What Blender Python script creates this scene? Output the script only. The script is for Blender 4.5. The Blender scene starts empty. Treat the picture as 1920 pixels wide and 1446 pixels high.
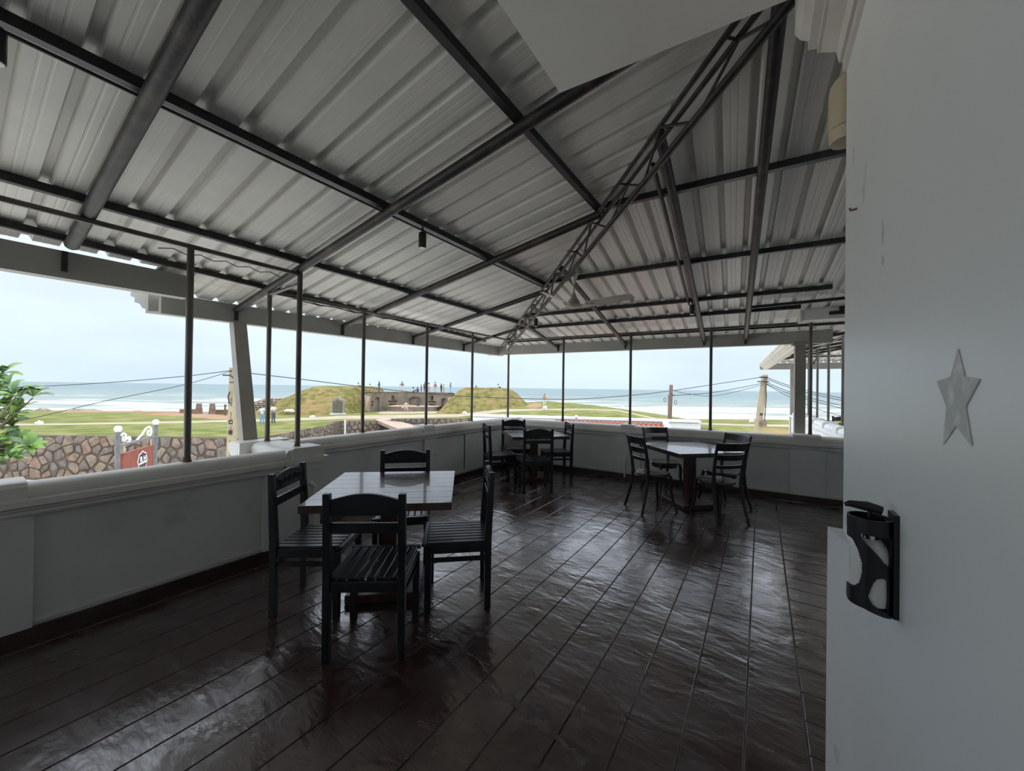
import bpy, bmesh, math, random
from mathutils import Vector, Matrix
random.seed(7)
SC = bpy.context.scene
COL = SC.collection

# ---------------------------------------------------------------- camera
F_PX, IW, IH = 712.0, 1920.0, 1446.0
# rows: world X, Y, Z expressed in (image right, image down, view direction)
CM = Matrix(((0.8360, 0.0081, -0.5487), (0.5485, 0.0121, 0.8361), (0.0134, -0.9999, 0.0057)))
CAM = Vector((0, 0, 1.5))
cam_data = bpy.data.cameras.new('camera')
cam_data.sensor_fit = 'HORIZONTAL'
cam_data.sensor_width = 36.0
cam_data.lens = F_PX / IW * 36.0
cam_data.clip_start = 0.02
cam_data.clip_end = 30000
cam = bpy.data.objects.new('camera', cam_data)
COL.objects.link(cam)
_r = (CM @ Vector((1, 0, 0))).normalized()
_b = -(CM @ Vector((0, 0, 1))).normalized()
_u = _b.cross(_r).normalized()
_r = _u.cross(_b)
cam.matrix_world = Matrix(((_r.x, _u.x, _b.x, CAM.x), (_r.y, _u.y, _b.y, CAM.y), (_r.z, _u.z, _b.z, CAM.z), (0, 0, 0, 1)))
SC.camera = cam

# ---------------------------------------------------------------- colour management
SC.view_settings.view_transform = 'Standard'
SC.view_settings.look = 'None'
SC.view_settings.exposure = 0.93
SC.view_settings.gamma = 1.0
SC.view_settings.use_curve_mapping = False
SC.cycles.debug_use_spatial_splits = True
SC.cycles.max_bounces = 4; SC.cycles.diffuse_bounces = 3; SC.cycles.glossy_bounces = 2; SC.cycles.transmission_bounces = 1; SC.cycles.transparent_max_bounces = 2

# ---------------------------------------------------------------- sky: thin bright overcast, brightest overhead
wd = bpy.data.worlds.new('world')
SC.world = wd
wd.use_nodes = True
wd.cycles.sampling_method = 'MANUAL'; wd.cycles.sample_map_resolution = 256
nt = wd.node_tree
nt.nodes.clear()
N = nt.nodes.new
L = nt.links.new
out = N('ShaderNodeOutputWorld'); bg = N('ShaderNodeBackground')
tc = N('ShaderNodeTexCoord'); sep = N('ShaderNodeSeparateXYZ')
L(tc.outputs['Generated'], sep.inputs[0])
ramp = N('ShaderNodeValToRGB')
ramp.color_ramp.elements[0].position = 0.0
ramp.color_ramp.elements[0].color = (0.385, 0.470, 0.555, 1)
ramp.color_ramp.elements[1].position = 1.0
ramp.color_ramp.elements[1].color = (0.62, 0.66, 0.70, 1)
e = ramp.color_ramp.elements.new(0.28); e.color = (0.48, 0.535, 0.610, 1)
L(sep.outputs['Z'], ramp.inputs[0])
noi = N('ShaderNodeTexNoise'); noi.inputs['Scale'].default_value = 3.0; noi.inputs['Detail'].default_value = 3
mp = N('ShaderNodeMapping'); mp.inputs['Scale'].default_value = (1, 1, 3.5)
L(tc.outputs['Generated'], mp.inputs[0]); L(mp.outputs[0], noi.inputs[0])
cr = N('ShaderNodeMapRange'); cr.inputs[1].default_value = 0.35; cr.inputs[2].default_value = 0.68
cr.inputs[3].default_value = 0.97; cr.inputs[4].default_value = 1.09
L(noi.outputs[0], cr.inputs[0])
zs = N('ShaderNodeMapRange'); zs.inputs[1].default_value = 0.25; zs.inputs[2].default_value = 1.0
zs.inputs[3].default_value = 1.0; zs.inputs[4].default_value = 3.2
L(sep.outputs['Z'], zs.inputs[0])
mu = N('ShaderNodeMath'); mu.operation = 'MULTIPLY'
L(cr.outputs[0], mu.inputs[0]); L(zs.outputs[0], mu.inputs[1])
L(ramp.outputs[0], bg.inputs[0]); L(mu.outputs[0], bg.inputs[1]); L(bg.outputs[0], out.inputs[0])

# ---------------------------------------------------------------- helpers
FWD = Vector((-0.5487, 0.8361, 0)).normalized()      # outdoors: distance away from the terrace corner
RGT = Vector((0.8361, 0.5487, 0)).normalized()

def hor(px): return 714.5 + 0.01341 * px
def sd(S, D, z=0.0):
    p = RGT * S + FWD * D
    return Vector((p.x, p.y, z))
def zat(px, py, D): return 1.5 - (py - hor(px)) * D / F_PX
def so(px, D): return (px - 960) * D / F_PX
def out_pt(px, py, D): return sd(so(px, D), D, zat(px, py, D))

TH = math.radians(3.1)                               # the back wall stands a little askew
BU = Vector((math.cos(TH), math.sin(TH), 0)); BV = Vector((-math.sin(TH), math.cos(TH), 0)); BO = Vector((0, 6.506, 0))
def bk(u, v, z): return BO + BU * u + BV * v + Vector((0, 0, z))

class MB:
    def __init__(self): self.v = []; self.f = []; self.m = []
    def add(self, vs, fs, mi=0):
        o = len(self.v); self.v += [tuple(p) for p in vs]; self.f += [tuple(i + o for i in q) for q in fs]; self.m += [mi] * len(fs)
        return self
    def box(self, c, s, R=None, mi=0):
        c = Vector(c); vs = []
        for x in (-.5, .5):
            for y in (-.5, .5):
                for z in (-.5, .5):
                    p = Vector((x * s[0], y * s[1], z * s[2]))
                    vs.append(c + (R @ p if R else p))
        return self.add(vs, [(0, 1, 3, 2), (4, 6, 7, 5), (0, 4, 5, 1), (2, 3, 7, 6), (0, 2, 6, 4), (1, 5, 7, 3)], mi)
    def bar(self, a, b, w, h, up=(0, 0, 1), mi=0):
        a, b, up = Vector(a), Vector(b), Vector(up)
        d = (b - a).normalized(); s = d.cross(up).normalized() * w * .5; t = s.normalized().cross(d) * h * .5
        vs = [p + q for p in (a, b) for q in (-s - t, s - t, s + t, -s + t)]
        return self.add(vs, [(3, 2, 1, 0), (4, 5, 6, 7), (0, 1, 5, 4), (1, 2, 6, 5), (2, 3, 7, 6), (3, 0, 4, 7)], mi)
    def tube(self, pts, r, n=10, mi=0, caps=True):
        pts = [Vector(p) for p in pts]
        rs = r if isinstance(r, (list, tuple)) else [r] * len(pts)
        vs = []; prev = None
        for i, p in enumerate(pts):
            d = (pts[min(i + 1, len(pts) - 1)] - pts[max(i - 1, 0)]).normalized()
            if prev is None:
                a = Vector((0, 0, 1)) if abs(d.z) < .9 else Vector((1, 0, 0))
                s = d.cross(a).normalized()
            else:
                s = (prev - d * prev.dot(d)).normalized()
            prev = s; t = d.cross(s)
            for k in range(n):
                an = 2 * math.pi * k / n
                vs.append(p + (s * math.cos(an) + t * math.sin(an)) * rs[i])
        fs = []
        for i in range(len(pts) - 1):
            for k in range(n):
                fs.append((i * n + k, i * n + (k + 1) % n, (i + 1) * n + (k + 1) % n, (i + 1) * n + k))
        if caps:
            fs.append(tuple(range(n - 1, -1, -1))); fs.append(tuple((len(pts) - 1) * n + k for k in range(n)))
        return self.add(vs, fs, mi)
    def lathe(self, prof, c=(0, 0, 0), n=20, mi=0, sx=1, sy=1):
        c = Vector(c); vs = []
        for r, z in prof:
            for k in range(n):
                a = 2 * math.pi * k / n
                vs.append(c + Vector((r * math.cos(a) * sx, r * math.sin(a) * sy, z)))
        fs = []
        for i in range(len(prof) - 1):
            for k in range(n):
                fs.append((i * n + k, i * n + (k + 1) % n, (i + 1) * n + (k + 1) % n, (i + 1) * n + k))
        fs.append(tuple(range(n - 1, -1, -1))); fs.append(tuple((len(prof) - 1) * n + k for k in range(n)))
        return self.add(vs, fs, mi)
    def ext(self, prof, a, b, side, up=(0, 0, 1), mi=0):
        """profile of (side, up) pairs swept straight from a to b"""
        a, b, side, up = Vector(a), Vector(b), Vector(side), Vector(up); n = len(prof)
        vs = [p + side * x + up * y for p in (a, b) for x, y in prof]
        fs = [(k, (k + 1) % n, n + (k + 1) % n, n + k) for k in range(n)]
        fs += [tuple(range(n - 1, -1, -1)), tuple(range(n, 2 * n))]
        return self.add(vs, fs, mi)
    def prism(self, poly, o, ax, ay, nrm, h, mi=0):
        o, ax, ay, nrm = Vector(o), Vector(ax), Vector(ay), Vector(nrm)
        n = len(poly)
        vs = [o + ax * x + ay * y for x, y in poly] + [o + ax * x + ay * y + nrm * h for x, y in poly]
        fs = [(k, (k + 1) % n, n + (k + 1) % n, n + k) for k in range(n)] + [tuple(range(n - 1, -1, -1)), tuple(range(n, 2 * n))]
        return self.add(vs, fs, mi)
    def mesh(self, name, mats, smooth=False):
        me = bpy.data.meshes.new(name); me.from_pydata(self.v, [], self.f)
        for m in (mats if isinstance(mats, (list, tuple)) else [mats]): me.materials.append(m)
        if any(self.m): me.polygons.foreach_set('material_index', self.m)
        b = bmesh.new(); b.from_mesh(me); bmesh.ops.recalc_face_normals(b, faces=b.faces[:]); b.to_mesh(me); b.free()
        if smooth:
            me.polygons.foreach_set('use_smooth', [True] * len(me.polygons))
            me.set_sharp_from_angle(angle=math.radians(38))
        me.update(); return me
    def build(self, name, mats, parent=None, smooth=False, **tags):
        return link(name, self.mesh(name, mats, smooth), parent, **tags)

def link(name, me, parent=None, world=True, **tags):
    o = bpy.data.objects.new(name, me); COL.objects.link(o)
    if parent is not None:
        o.parent = parent
        if parent.get('_w'): o.location = -parent.location
    for k, v in tags.items():
        if v is not None: o[k] = v
    return o
def empty(name, loc=(0, 0, 0), rz=0.0, world=False, **tags):
    """root of a thing; with world=True its children carry world coordinates"""
    o = bpy.data.objects.new(name, None); COL.objects.link(o); o.empty_display_size = .1
    o.location = loc; o.rotation_euler = (0, 0, rz)
    if world: o['_w'] = 1
    for k, v in tags.items():
        if v is not None: o[k] = v
    return o
def copy_tree(root, loc, rz, label=None, scale=None):
    r = root.copy(); COL.objects.link(r); r.location = loc; r.rotation_euler = (0, 0, rz)
    if scale: r.scale = scale
    if label: r['label'] = label
    for ch in root.children:
        c = ch.copy(); COL.objects.link(c); c.parent = r
        for g in ch.children:
            d = g.copy(); COL.objects.link(d); d.parent = c
    return r
def ST(**k): k['kind'] = 'structure'; return k

# ---------------------------------------------------------------- materials
def mat(name, c1, c2=None, rough=.6, scale=6.0, stretch=(1, 1, 1), detail=3, lo=.35, hi=.65, bump=0.0, bscale=None, metal=0.0, spec=.5, rvar=0.0, c3=None, s3=1.0, lo3=.55, hi3=.7, distort=0.0, coat=0.0):
    m = bpy.data.materials.new(name); m.use_nodes = True; t = m.node_tree; n = t.nodes; b = n['Principled BSDF']
    b.inputs['Base Color'].default_value = (*c1, 1); b.inputs['Roughness'].default_value = rough
    b.inputs['Metallic'].default_value = metal; b.inputs['Specular IOR Level'].default_value = spec
    b.inputs['Coat Weight'].default_value = coat
    if c2 is None and not bump: return m
    tc = n.new('ShaderNodeTexCoord'); mp = n.new('ShaderNodeMapping'); mp.inputs['Scale'].default_value = stretch
    t.links.new(tc.outputs['Object'], mp.inputs[0])
    no = n.new('ShaderNodeTexNoise'); no.inputs['Scale'].default_value = scale; no.inputs['Detail'].default_value = detail; no.inputs['Distortion'].default_value = distort
    t.links.new(mp.outputs[0], no.inputs['Vector'])
    if c2 is not None:
        rg = n.new('ShaderNodeMapRange'); rg.inputs[1].default_value = lo; rg.inputs[2].default_value = hi
        t.links.new(no.outputs[0], rg.inputs[0])
        mx = n.new('ShaderNodeMix'); mx.data_type = 'RGBA'; mx.inputs[6].default_value = (*c1, 1); mx.inputs[7].default_value = (*c2, 1)
        t.links.new(rg.outputs[0], mx.inputs[0]); colr = mx.outputs[2]
        if c3 is not None:
            n3 = n.new('ShaderNodeTexNoise'); n3.inputs['Scale'].default_value = s3; n3.inputs['Detail'].default_value = 3
            t.links.new(mp.outputs[0], n3.inputs['Vector'])
            r3 = n.new('ShaderNodeMapRange'); r3.inputs[1].default_value = lo3; r3.inputs[2].default_value = hi3
            t.links.new(n3.outputs[0], r3.inputs[0])
            m3 = n.new('ShaderNodeMix'); m3.data_type = 'RGBA'; m3.inputs[7].default_value = (*c3, 1)
            t.links.new(r3.outputs[0], m3.inputs[0]); t.links.new(colr, m3.inputs[6]); colr = m3.outputs[2]
        t.links.new(colr, b.inputs['Base Color'])
        if rvar:
            rr = n.new('ShaderNodeMapRange'); rr.inputs[1].default_value = .3; rr.inputs[2].default_value = .7
            rr.inputs[3].default_value = rough - rvar; rr.inputs[4].default_value = rough + rvar
            t.links.new(no.outputs[0], rr.inputs[0]); t.links.new(rr.outputs[0], b.inputs['Roughness'])
    if bump:
        bn = n.new('ShaderNodeTexNoise'); bn.inputs['Scale'].default_value = bscale or scale * 3; bn.inputs['Detail'].default_value = 2
        t.links.new(mp.outputs[0], bn.inputs['Vector'])
        bp = n.new('ShaderNodeBump'); bp.inputs['Strength'].default_value = 1.0; bp.inputs['Distance'].default_value = bump
        t.links.new(bn.outputs[0], bp.inputs['Height']); t.links.new(bp.outputs[0], b.inputs['Normal'])
    return m

M = {}
M['plaster'] = mat('white_plaster', (.66, .67, .655), (.54, .56, .545), .55, 1.6, detail=4, lo=.45, hi=.8, bump=.002, bscale=5, c3=(.45, .47, .45), s3=3.5, lo3=.66, hi3=.82)
M['coping'] = mat('coping_paint', (.74, .73, .68), (.58, .56, .50), .45, 3, detail=4, lo=.5, hi=.8, bump=.0015, bscale=8)
M['wall_r'] = mat('right_wall_paint', (.92, .93, .91), (.86, .87, .85), .42, 1.2, detail=4, lo=.4, hi=.75, bump=.0025, bscale=2.2, c3=(.55, .56, .54), s3=5, lo3=.72, hi3=.85)
M['slab'] = mat('slab_paint', (.82, .81, .77), (.77, .75, .72), .5, 2, bump=.003, bscale=4)
M['moulding'] = mat('moulding_paint', (.74, .71, .66), (.66, .62, .57), .5, 6, bump=.001)
M['skirting'] = mat('skirting_paint', (.035, .018, .016), (.06, .035, .03), .35, 7, bump=.001)
M['sheet'] = mat('roof_sheet', (.82, .80, .745), (.75, .735, .69), .42, 1.5, (3, .6, 1), lo=.4, hi=.7, metal=.0, spec=.6, c3=(.46, .33, .19), s3=.55, lo3=.69, hi3=.80)
M['steel_black'] = mat('black_painted_steel', (.012, .013, .015), (.05, .04, .035), .45, 14, lo=.5, hi=.8, bump=.0008)
M['pipe_rust'] = mat('worn_black_pipe', (.014, .0135, .013), (.06, .045, .036), .5, 9, lo=.5, hi=.72, bump=.0015, bscale=40, c3=(.11, .07, .05), s3=3, lo3=.60, hi3=.78)
M['post'] = mat('grey_post_paint', (.15, .135, .115), (.06, .052, .045), .3, 5, (1, 1, .3), lo=.4, hi=.7, metal=.35, c3=(.16, .085, .05), s3=4, lo3=.66, hi3=.8)
M['rust'] = mat('rust', (.17, .10, .065), (.10, .065, .045), .8, 30)
M['gutter'] = mat('gutter_paint', (.36, .35, .315), (.31, .30, .27), .5, 3, lo=.4, hi=.7)
M['gutter_out'] = mat('gutter_cream', (.72, .68, .58), (.6, .56, .47), .5, 3)
M['pillar'] = mat('pillar_paint', (.36, .335, .29), (.31, .285, .25), .5, 3)
M['black_wood'] = mat('black_wood', (.007, .009, .011), (.015, .017, .019), .34, 9, (1, 1, .25), lo=.4, hi=.75, bump=.0006, rvar=.08)
M['slat'] = mat('black_slat', (.016, .018, .02), (.034, .036, .038), .30, 9, (4, .4, 1), lo=.4, hi=.75, bump=.0006)
M['brown_wood'] = mat('brown_wood', (.060, .030, .022), (.032, .016, .013), .26, 7, (.6, 8, 1), lo=.35, hi=.65, bump=.0008, rvar=.06, coat=.5, spec=.8)
M['ped_wood'] = mat('pedestal_wood', (.075, .033, .022), (.04, .018, .014), .35, 7, (4, 4, .4), lo=.35, hi=.65)
M['bistro'] = mat('bistro_wood', (.014, .013, .013), (.03, .022, .02), .32, 8, lo=.4, hi=.75, rvar=.06)
M['bseat'] = mat('bistro_seat', (.075, .055, .05), (.045, .034, .032), .24, 5, lo=.4, hi=.7, coat=.8, spec=.8)
M['fan'] = mat('fan_enamel', (.62, .58, .53), (.50, .46, .41), .4, 5)
M['fan_dk'] = mat('fan_motor', (.34, .33, .29), (.28, .27, .24), .4, 6)
M['spot'] = mat('spot_black', (.01, .011, .013), rough=.4)
M['lens'] = mat('spot_lens', (.75, .75, .72), rough=.25)
M['beige'] = mat('beige_plastic', (.63, .55, .40), (.55, .47, .33), .45, 6)
M['black_pl'] = mat('black_plastic', (.012, .013, .016), rough=.35)
M['white_pl'] = mat('white_plastic', (.80, .79, .75), rough=.35)
M['chrome'] = mat('chrome', (.7, .7, .7), rough=.15, metal=1.0)
M['scar'] = mat('peeled_paint', (.66, .67, .65), (.88, .89, .87), .7, 22, lo=.42, hi=.6, bump=.002)
M['stain'] = mat('scuff', (.58, .58, .56), (.76, .77, .75), .7, 60, lo=.4, hi=.6)
M['wire'] = mat('cable_black', (.02, .02, .022), rough=.6)
# outdoors
M['grass'] = mat('grass', (.11, .135, .03), (.215, .205, .075), .9, .7, detail=9, lo=.38, hi=.62, bump=.05, bscale=6, c3=(.30, .20, .10), s3=.13, lo3=.58, hi3=.74, spec=.1)
M['mound'] = mat('mound_grass', (.105, .105, .028), (.24, .19, .075), .9, 1.1, detail=9, lo=.36, hi=.64, bump=.30, bscale=1.6, c3=(.30, .19, .09), s3=.30, lo3=.56, hi3=.72, spec=.1)
M['dirt'] = mat('red_dirt', (.33, .185, .11), (.26, .145, .08), .9, .6, bump=.03)
M['path'] = mat('sand_path', (.38, .31, .22), (.31, .25, .175), .9, .5, bump=.01)
M['sand'] = mat('sand_bank', (.28, .19, .11), (.22, .15, .09), .9, .3, bump=.05)
M['mortar'] = mat('wall_mortar', (.135, .095, .07), (.085, .06, .045), .9, 1.5, bump=.03)
M['stone1'] = mat('stone_grey', (.20, .165, .14), (.115, .095, .08), .85, 3.5, bump=.02)
M['stone2'] = mat('stone_tan', (.26, .205, .15), (.155, .12, .088), .85, 3.5, bump=.02)
M['stone3'] = mat('stone_pink', (.27, .19, .14), (.165, .11, .08), .85, 3.5, bump=.02)
M['rock'] = mat('rock', (.19, .16, .125), (.32, .27, .21), .9, .8, bump=.1)
M['concrete'] = mat('weathered_concrete', (.28, .23, .175), (.185, .15, .115), .85, .7, detail=9, lo=.35, hi=.65, bump=.02, c3=(.11, .095, .075), s3=.5, lo3=.56, hi3=.72)
M['concrete_lt'] = mat('pale_concrete', (.40, .30, .22), (.32, .235, .175), .85, 1.2, bump=.02)
M['dark_block'] = mat('dark_stone', (.07, .06, .055), (.11, .10, .09), .7, 3)
M['plaque'] = mat('grey_plaque', (.34, .34, .32), (.25, .25, .24), .7, 2)
M['pole_c'] = mat('concrete_pole', (.40, .33, .215), (.32, .26, .17), .8, 2)
M['pole_w'] = mat('timber_pole', (.22, .15, .11), (.14, .10, .08), .85, 3, (3, 3, .5))
M['house'] = mat('house_white', (.80, .81, .80), (.72, .73, .73), .6, 1)
M['tile'] = mat('red_tile', (.36, .10, .05), (.24, .065, .032), .7, 5)
M['sign_red'] = mat('sign_board', (.23, .052, .03), (.32, .10, .055), .55, 6, (4, 4, .6), lo=.45, hi=.75)
M['sign_grey'] = mat('sign_grey', (.13, .14, .155), (.2, .2, .2), .5, 6)
M['sign_white'] = mat('sign_white', (.75, .75, .74), rough=.5)
M['sign_dark'] = mat('sign_dark', (.05, .025, .03), rough=.5)
M['leaf'] = mat('leaf_green', (.10, .22, .035), (.16, .27, .05), .38, 8, spec=.5)
M['leaf2'] = mat('leaf_dark', (.055, .13, .05), (.10, .18, .06), .38, 8, spec=.5)
M['leaf3'] = mat('leaf_bright', (.22, .36, .06), (.15, .28, .045), .38, 8, spec=.5)
M['bark'] = mat('bark', (.15, .12, .09), (.22, .18, .14), .9, 6, bump=.01)
M['street'] = mat('street', (.74, .70, .62), (.66, .62, .55), .9, .4)  # hidden street given a pale colour to bounce light up under the roof
M['skin'] = mat('skin', (.36, .20, .13), rough=.6)
M['skin_lt'] = mat('skin_light', (.60, .38, .28), rough=.6)
M['hair'] = mat('hair', (.015, .012, .011), rough=.6)
def cloth(n, c): return mat('cloth_' + n, c, tuple(x * .75 for x in c), .85, 14)
for n_, c_ in dict(white=(.78, .78, .80), navy=(.06, .075, .12), grey=(.13, .14, .17), sky=(.26, .46, .72), dark=(.035, .035, .04), red=(.50, .10, .07), lime=(.55, .70, .15), pink=(.62, .36, .36), blue=(.08, .14, .30), cream=(.70, .60, .45), orange=(.65, .25, .10), print=(.25, .14, .13)).items(): M['c_' + n_] = cloth(n_, c_)

def floor_mat(name, shift=(0, 0, 0)):
    m = bpy.data.materials.new(name); m.use_nodes = True; t = m.node_tree; n = t.nodes; b = n['Principled BSDF']; ln = t.links.new
    tc = n.new('ShaderNodeTexCoord'); mp = n.new('ShaderNodeMapping'); mp.inputs['Location'].default_value = shift
    ln(tc.outputs['Object'], mp.inputs[0])
    mp2 = n.new('ShaderNodeMapping'); mp2.inputs['Scale'].default_value = (.55, 1.25, 1); mp2.inputs['Rotation'].default_value = (0, 0, .35); ln(tc.outputs['Object'], mp2.inputs[0])
    def noise(s, d, dist=0, src=None):
        x = n.new('ShaderNodeTexNoise'); x.inputs['Scale'].default_value = s; x.inputs['Detail'].default_value = d; x.inputs['Distortion'].default_value = dist
        ln((src or mp).outputs[0], x.inputs['Vector']); return x.outputs[0]
    def rng(src, a, b_, c=0., d=1.):
        x = n.new('ShaderNodeMapRange'); x.inputs[1].default_value = a; x.inputs[2].default_value = b_; x.inputs[3].default_value = c; x.inputs[4].default_value = d
        ln(src, x.inputs[0]); return x.outputs[0]
    def mix(f, a, c):
        x = n.new('ShaderNodeMix'); x.data_type = 'RGBA'
        if isinstance(a, tuple): x.inputs[6].default_value = (*a, 1)
        else: ln(a, x.inputs[6])
        x.inputs[7].default_value = (*c, 1); ln(f, x.inputs[0]); return x.outputs[2]
    big = noise(1.3, 4, .6); fine = noise(9, 4, .4); mid = noise(3.2, 6, .8)
    col = mix(rng(big, .35, .68), (.034, .012, .010), (.050, .027, .024))
    col = mix(rng(mid, .56, .72), col, (.060, .042, .038))
    col = mix(rng(fine, .62, .78), col, (.085, .066, .06))
    ln(col, b.inputs['Base Color'])
    ln(rng(mid, .36, .62, .13, .42), b.inputs['Roughness'])
    b.inputs['Specular IOR Level'].default_value = .5; b.inputs['IOR'].default_value = 1.65; b.inputs['Coat Weight'].default_value = 1.0; b.inputs['Coat IOR'].default_value = 1.5; b.inputs['Coat Roughness'].default_value = .2
    bp = n.new('ShaderNodeBump'); bp.inputs['Distance'].default_value = .0075; bp.inputs['Strength'].default_value = 1.0
    bx = n.new('ShaderNodeMath'); bx.operation = 'ADD'; ln(noise(5.5, 3, .3, mp2), bx.inputs[0])
    b2 = n.new('ShaderNodeMath'); b2.operation = 'MULTIPLY'; b2.inputs[1].default_value = .30; ln(noise(22, 3, 0, mp2), b2.inputs[0]); ln(b2.outputs[0], bx.inputs[1])
    ln(bx.outputs[0], bp.inputs['Height']); ln(bp.outputs[0], b.inputs['Normal']); ln(bp.outputs[0], b.inputs['Coat Normal'])
    return m
M['floor'] = floor_mat('floor_paint')
M['worn'] = mat('worn_floor', (.115, .095, .088), (.045, .03, .027), .5, 14, lo=.4, hi=.7)
M['groove'] = mat('floor_groove', (.24, .21, .185), (.03, .024, .022), .8, 1.6, lo=.42, hi=.60)

def sea_mat():
    m = bpy.data.materials.new('sea_water'); m.use_nodes = True; t = m.node_tree; n = t.nodes; b = n['Principled BSDF']; ln = t.links.new
    tc = n.new('ShaderNodeTexCoord')
    sp = n.new('ShaderNodeSeparateXYZ'); ln(tc.outputs['Object'], sp.inputs[0])
    def noise(sc, d, dist=0):
        mp = n.new('ShaderNodeMapping'); mp.inputs['Scale'].default_value = sc; ln(tc.outputs['Object'], mp.inputs[0])
        x = n.new('ShaderNodeTexNoise'); x.inputs['Scale'].default_value = 1; x.inputs['Detail'].default_value = d; x.inputs['Distortion'].default_value = dist
        ln(mp.outputs[0], x.inputs['Vector']); return x.outputs[0]
    def rng(src, a, b_, c=0., d=1.):
        x = n.new('ShaderNodeMapRange'); x.inputs[1].default_value = a; x.inputs[2].default_value = b_; x.inputs[3].default_value = c; x.inputs[4].default_value = d
        ln(src, x.inputs[0]); return x.outputs[0]
    deep = n.new('ShaderNodeMix'); deep.data_type = 'RGBA'
    deep.inputs[6].default_value = (.20, .235, .185, 1); deep.inputs[7].default_value = (.085, .15, .15, 1)
    ln(rng(sp.outputs['Y'], 105, 420), deep.inputs[0])
    dk = n.new('ShaderNodeMix'); dk.data_type = 'RGBA'; dk.blend_type = 'MULTIPLY'; dk.inputs[7].default_value = (.66, .76, .76, 1)
    ln(deep.outputs[2], dk.inputs[6]); ln(rng(noise((.02, .11, 1), 9, .6), .48, .62), dk.inputs[0]); deep = dk
    th = rng(sp.outputs['Y'], 96, 330, .43, .68)
    a = noise((.012, .055, 1), 7, .8)
    sub = n.new('ShaderNodeMath'); sub.operation = 'SUBTRACT'; ln(a, sub.inputs[0]); ln(th, sub.inputs[1])
    foam0 = rng(sub.outputs[0], 0.0, .05)
    br = rng(noise((.10, .45, 1), 8, .5), .36, .56)
    fm = n.new('ShaderNodeMath'); fm.operation = 'MULTIPLY'; ln(foam0, fm.inputs[0]); ln(br, fm.inputs[1])
    wash = rng(sp.outputs['Y'], 108, 92)
    mxm = n.new('ShaderNodeMath'); mxm.operation = 'MAXIMUM'; ln(fm.outputs[0], mxm.inputs[0])
    wm = n.new('ShaderNodeMath'); wm.operation = 'MULTIPLY'; ln(wash, wm.inputs[0]); ln(rng(noise((.05, .3, 1), 9, .6), .40, .60), wm.inputs[1]); ln(wm.outputs[0], mxm.inputs[1])
    mx = n.new('ShaderNodeMix'); mx.data_type = 'RGBA'; ln(mxm.outputs[0], mx.inputs[0]); ln(deep.outputs[2], mx.inputs[6]); mx.inputs[7].default_value = (.62, .64, .65, 1)
    ln(mx.outputs[2], b.inputs['Base Color'])
    ln(rng(mxm.outputs[0], 0, 1, .28, .85), b.inputs['Roughness'])
    b.inputs['Specular IOR Level'].default_value = .3
    bp = n.new('ShaderNodeBump'); bp.inputs['Distance'].default_value = .8; bp.inputs['Strength'].default_value = 1
    ln(noise((.06, .30, 1), 8, .3), bp.inputs['Height']); ln(bp.outputs[0], b.inputs['Normal'])
    return m
M['sea'] = sea_mat()

# ================================================================ THE TERRACE
def zl(x): return 2.34 + .183 * (x + 4.87)           # left roof slope (rafter axis)
def zb(v): return 2.34 + .183 * (.70 - v)            # back roof slope
def hip(t): return Vector((-4.87 + t, 6.94 - 1.02 * t, 2.34 + .183 * t))
# unseen walls added behind and right of the camera to darken the parapets
wr_ = MB().box((-.4, -3.3, .44), (6.6, .2, 1.0)); wr_.box((-.4, -3.3, 2.9), (6.6, .2, 1.1)); wr_.box((.35, -3.3, 1.64), (5.1, .2, 1.42))  # gap at the left sized by how much light it lets in
wr_.build('light_block_wall_rear', bpy.data.materials['right_wall_paint'], **ST())
MB().box((2.95, 4.3, 1.6), (.2, 4.9, 3.5)).build('light_block_wall_right', bpy.data.materials['right_wall_paint'], **ST())
X = Vector((1, 0, 0)); Y = Vector((0, 1, 0)); Z = Vector((0, 0, 1))

# ---------------- floor: painted boards over a dusty bed
fl = MB(); fl.box((-.6, 1.75, -.0685), (8.4, 11.0, .128))
floor = fl.build('floor', M['groove'], **ST())
def plank(x0, x1, y0, y1, poly=None):
    g = .003; t = MB()
    p = poly or [(x0 + g, y0 + g), (x1 - g, y0 + g), (x1 - g, y1 - g), (x0 + g, y1 - g)]
    c = .0025
    cx = sum(a for a, _ in p) / 4; cy = sum(b for _, b in p) / 4
    inn = [(a - math.copysign(c, a - cx), b - math.copysign(c, b - cy)) for a, b in p]
    vs = [(a, b, -.010) for a, b in p] + [(a, b, -.002) for a, b in p] + [(a, b, 0) for a, b in inn]
    fs = [(0, 1, 5, 4), (1, 2, 6, 5), (2, 3, 7, 6), (3, 0, 4, 7), (4, 5, 9, 8), (5, 6, 10, 9), (6, 7, 11, 10), (7, 4, 8, 11), (8, 9, 10, 11)]
    t.add(vs, fs).build('plank', M['floor'], floor)
def yback(x): return BO.y + x * math.tan(TH) + .01
for k in range(20):
    x1 = .178 - .2255 * k; x0 = x1 - .2255
    if x1 < -4.1: break
    x0 = max(x0, -4.10)
    y0 = -3.2 if x1 > -3.45 else 1.9
    if x0 < -3.51 < x1 and y0 < 0:
        plank(-3.515, x1, y0, yback(x0))
    else: plank(x0, x1, y0, yback((x0 + x1) / 2))
yy = -3.2
while yy < 6.4:
    plank(.178, 2.9, yy, min(yy + .2, 6.5)); yy += .2

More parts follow.
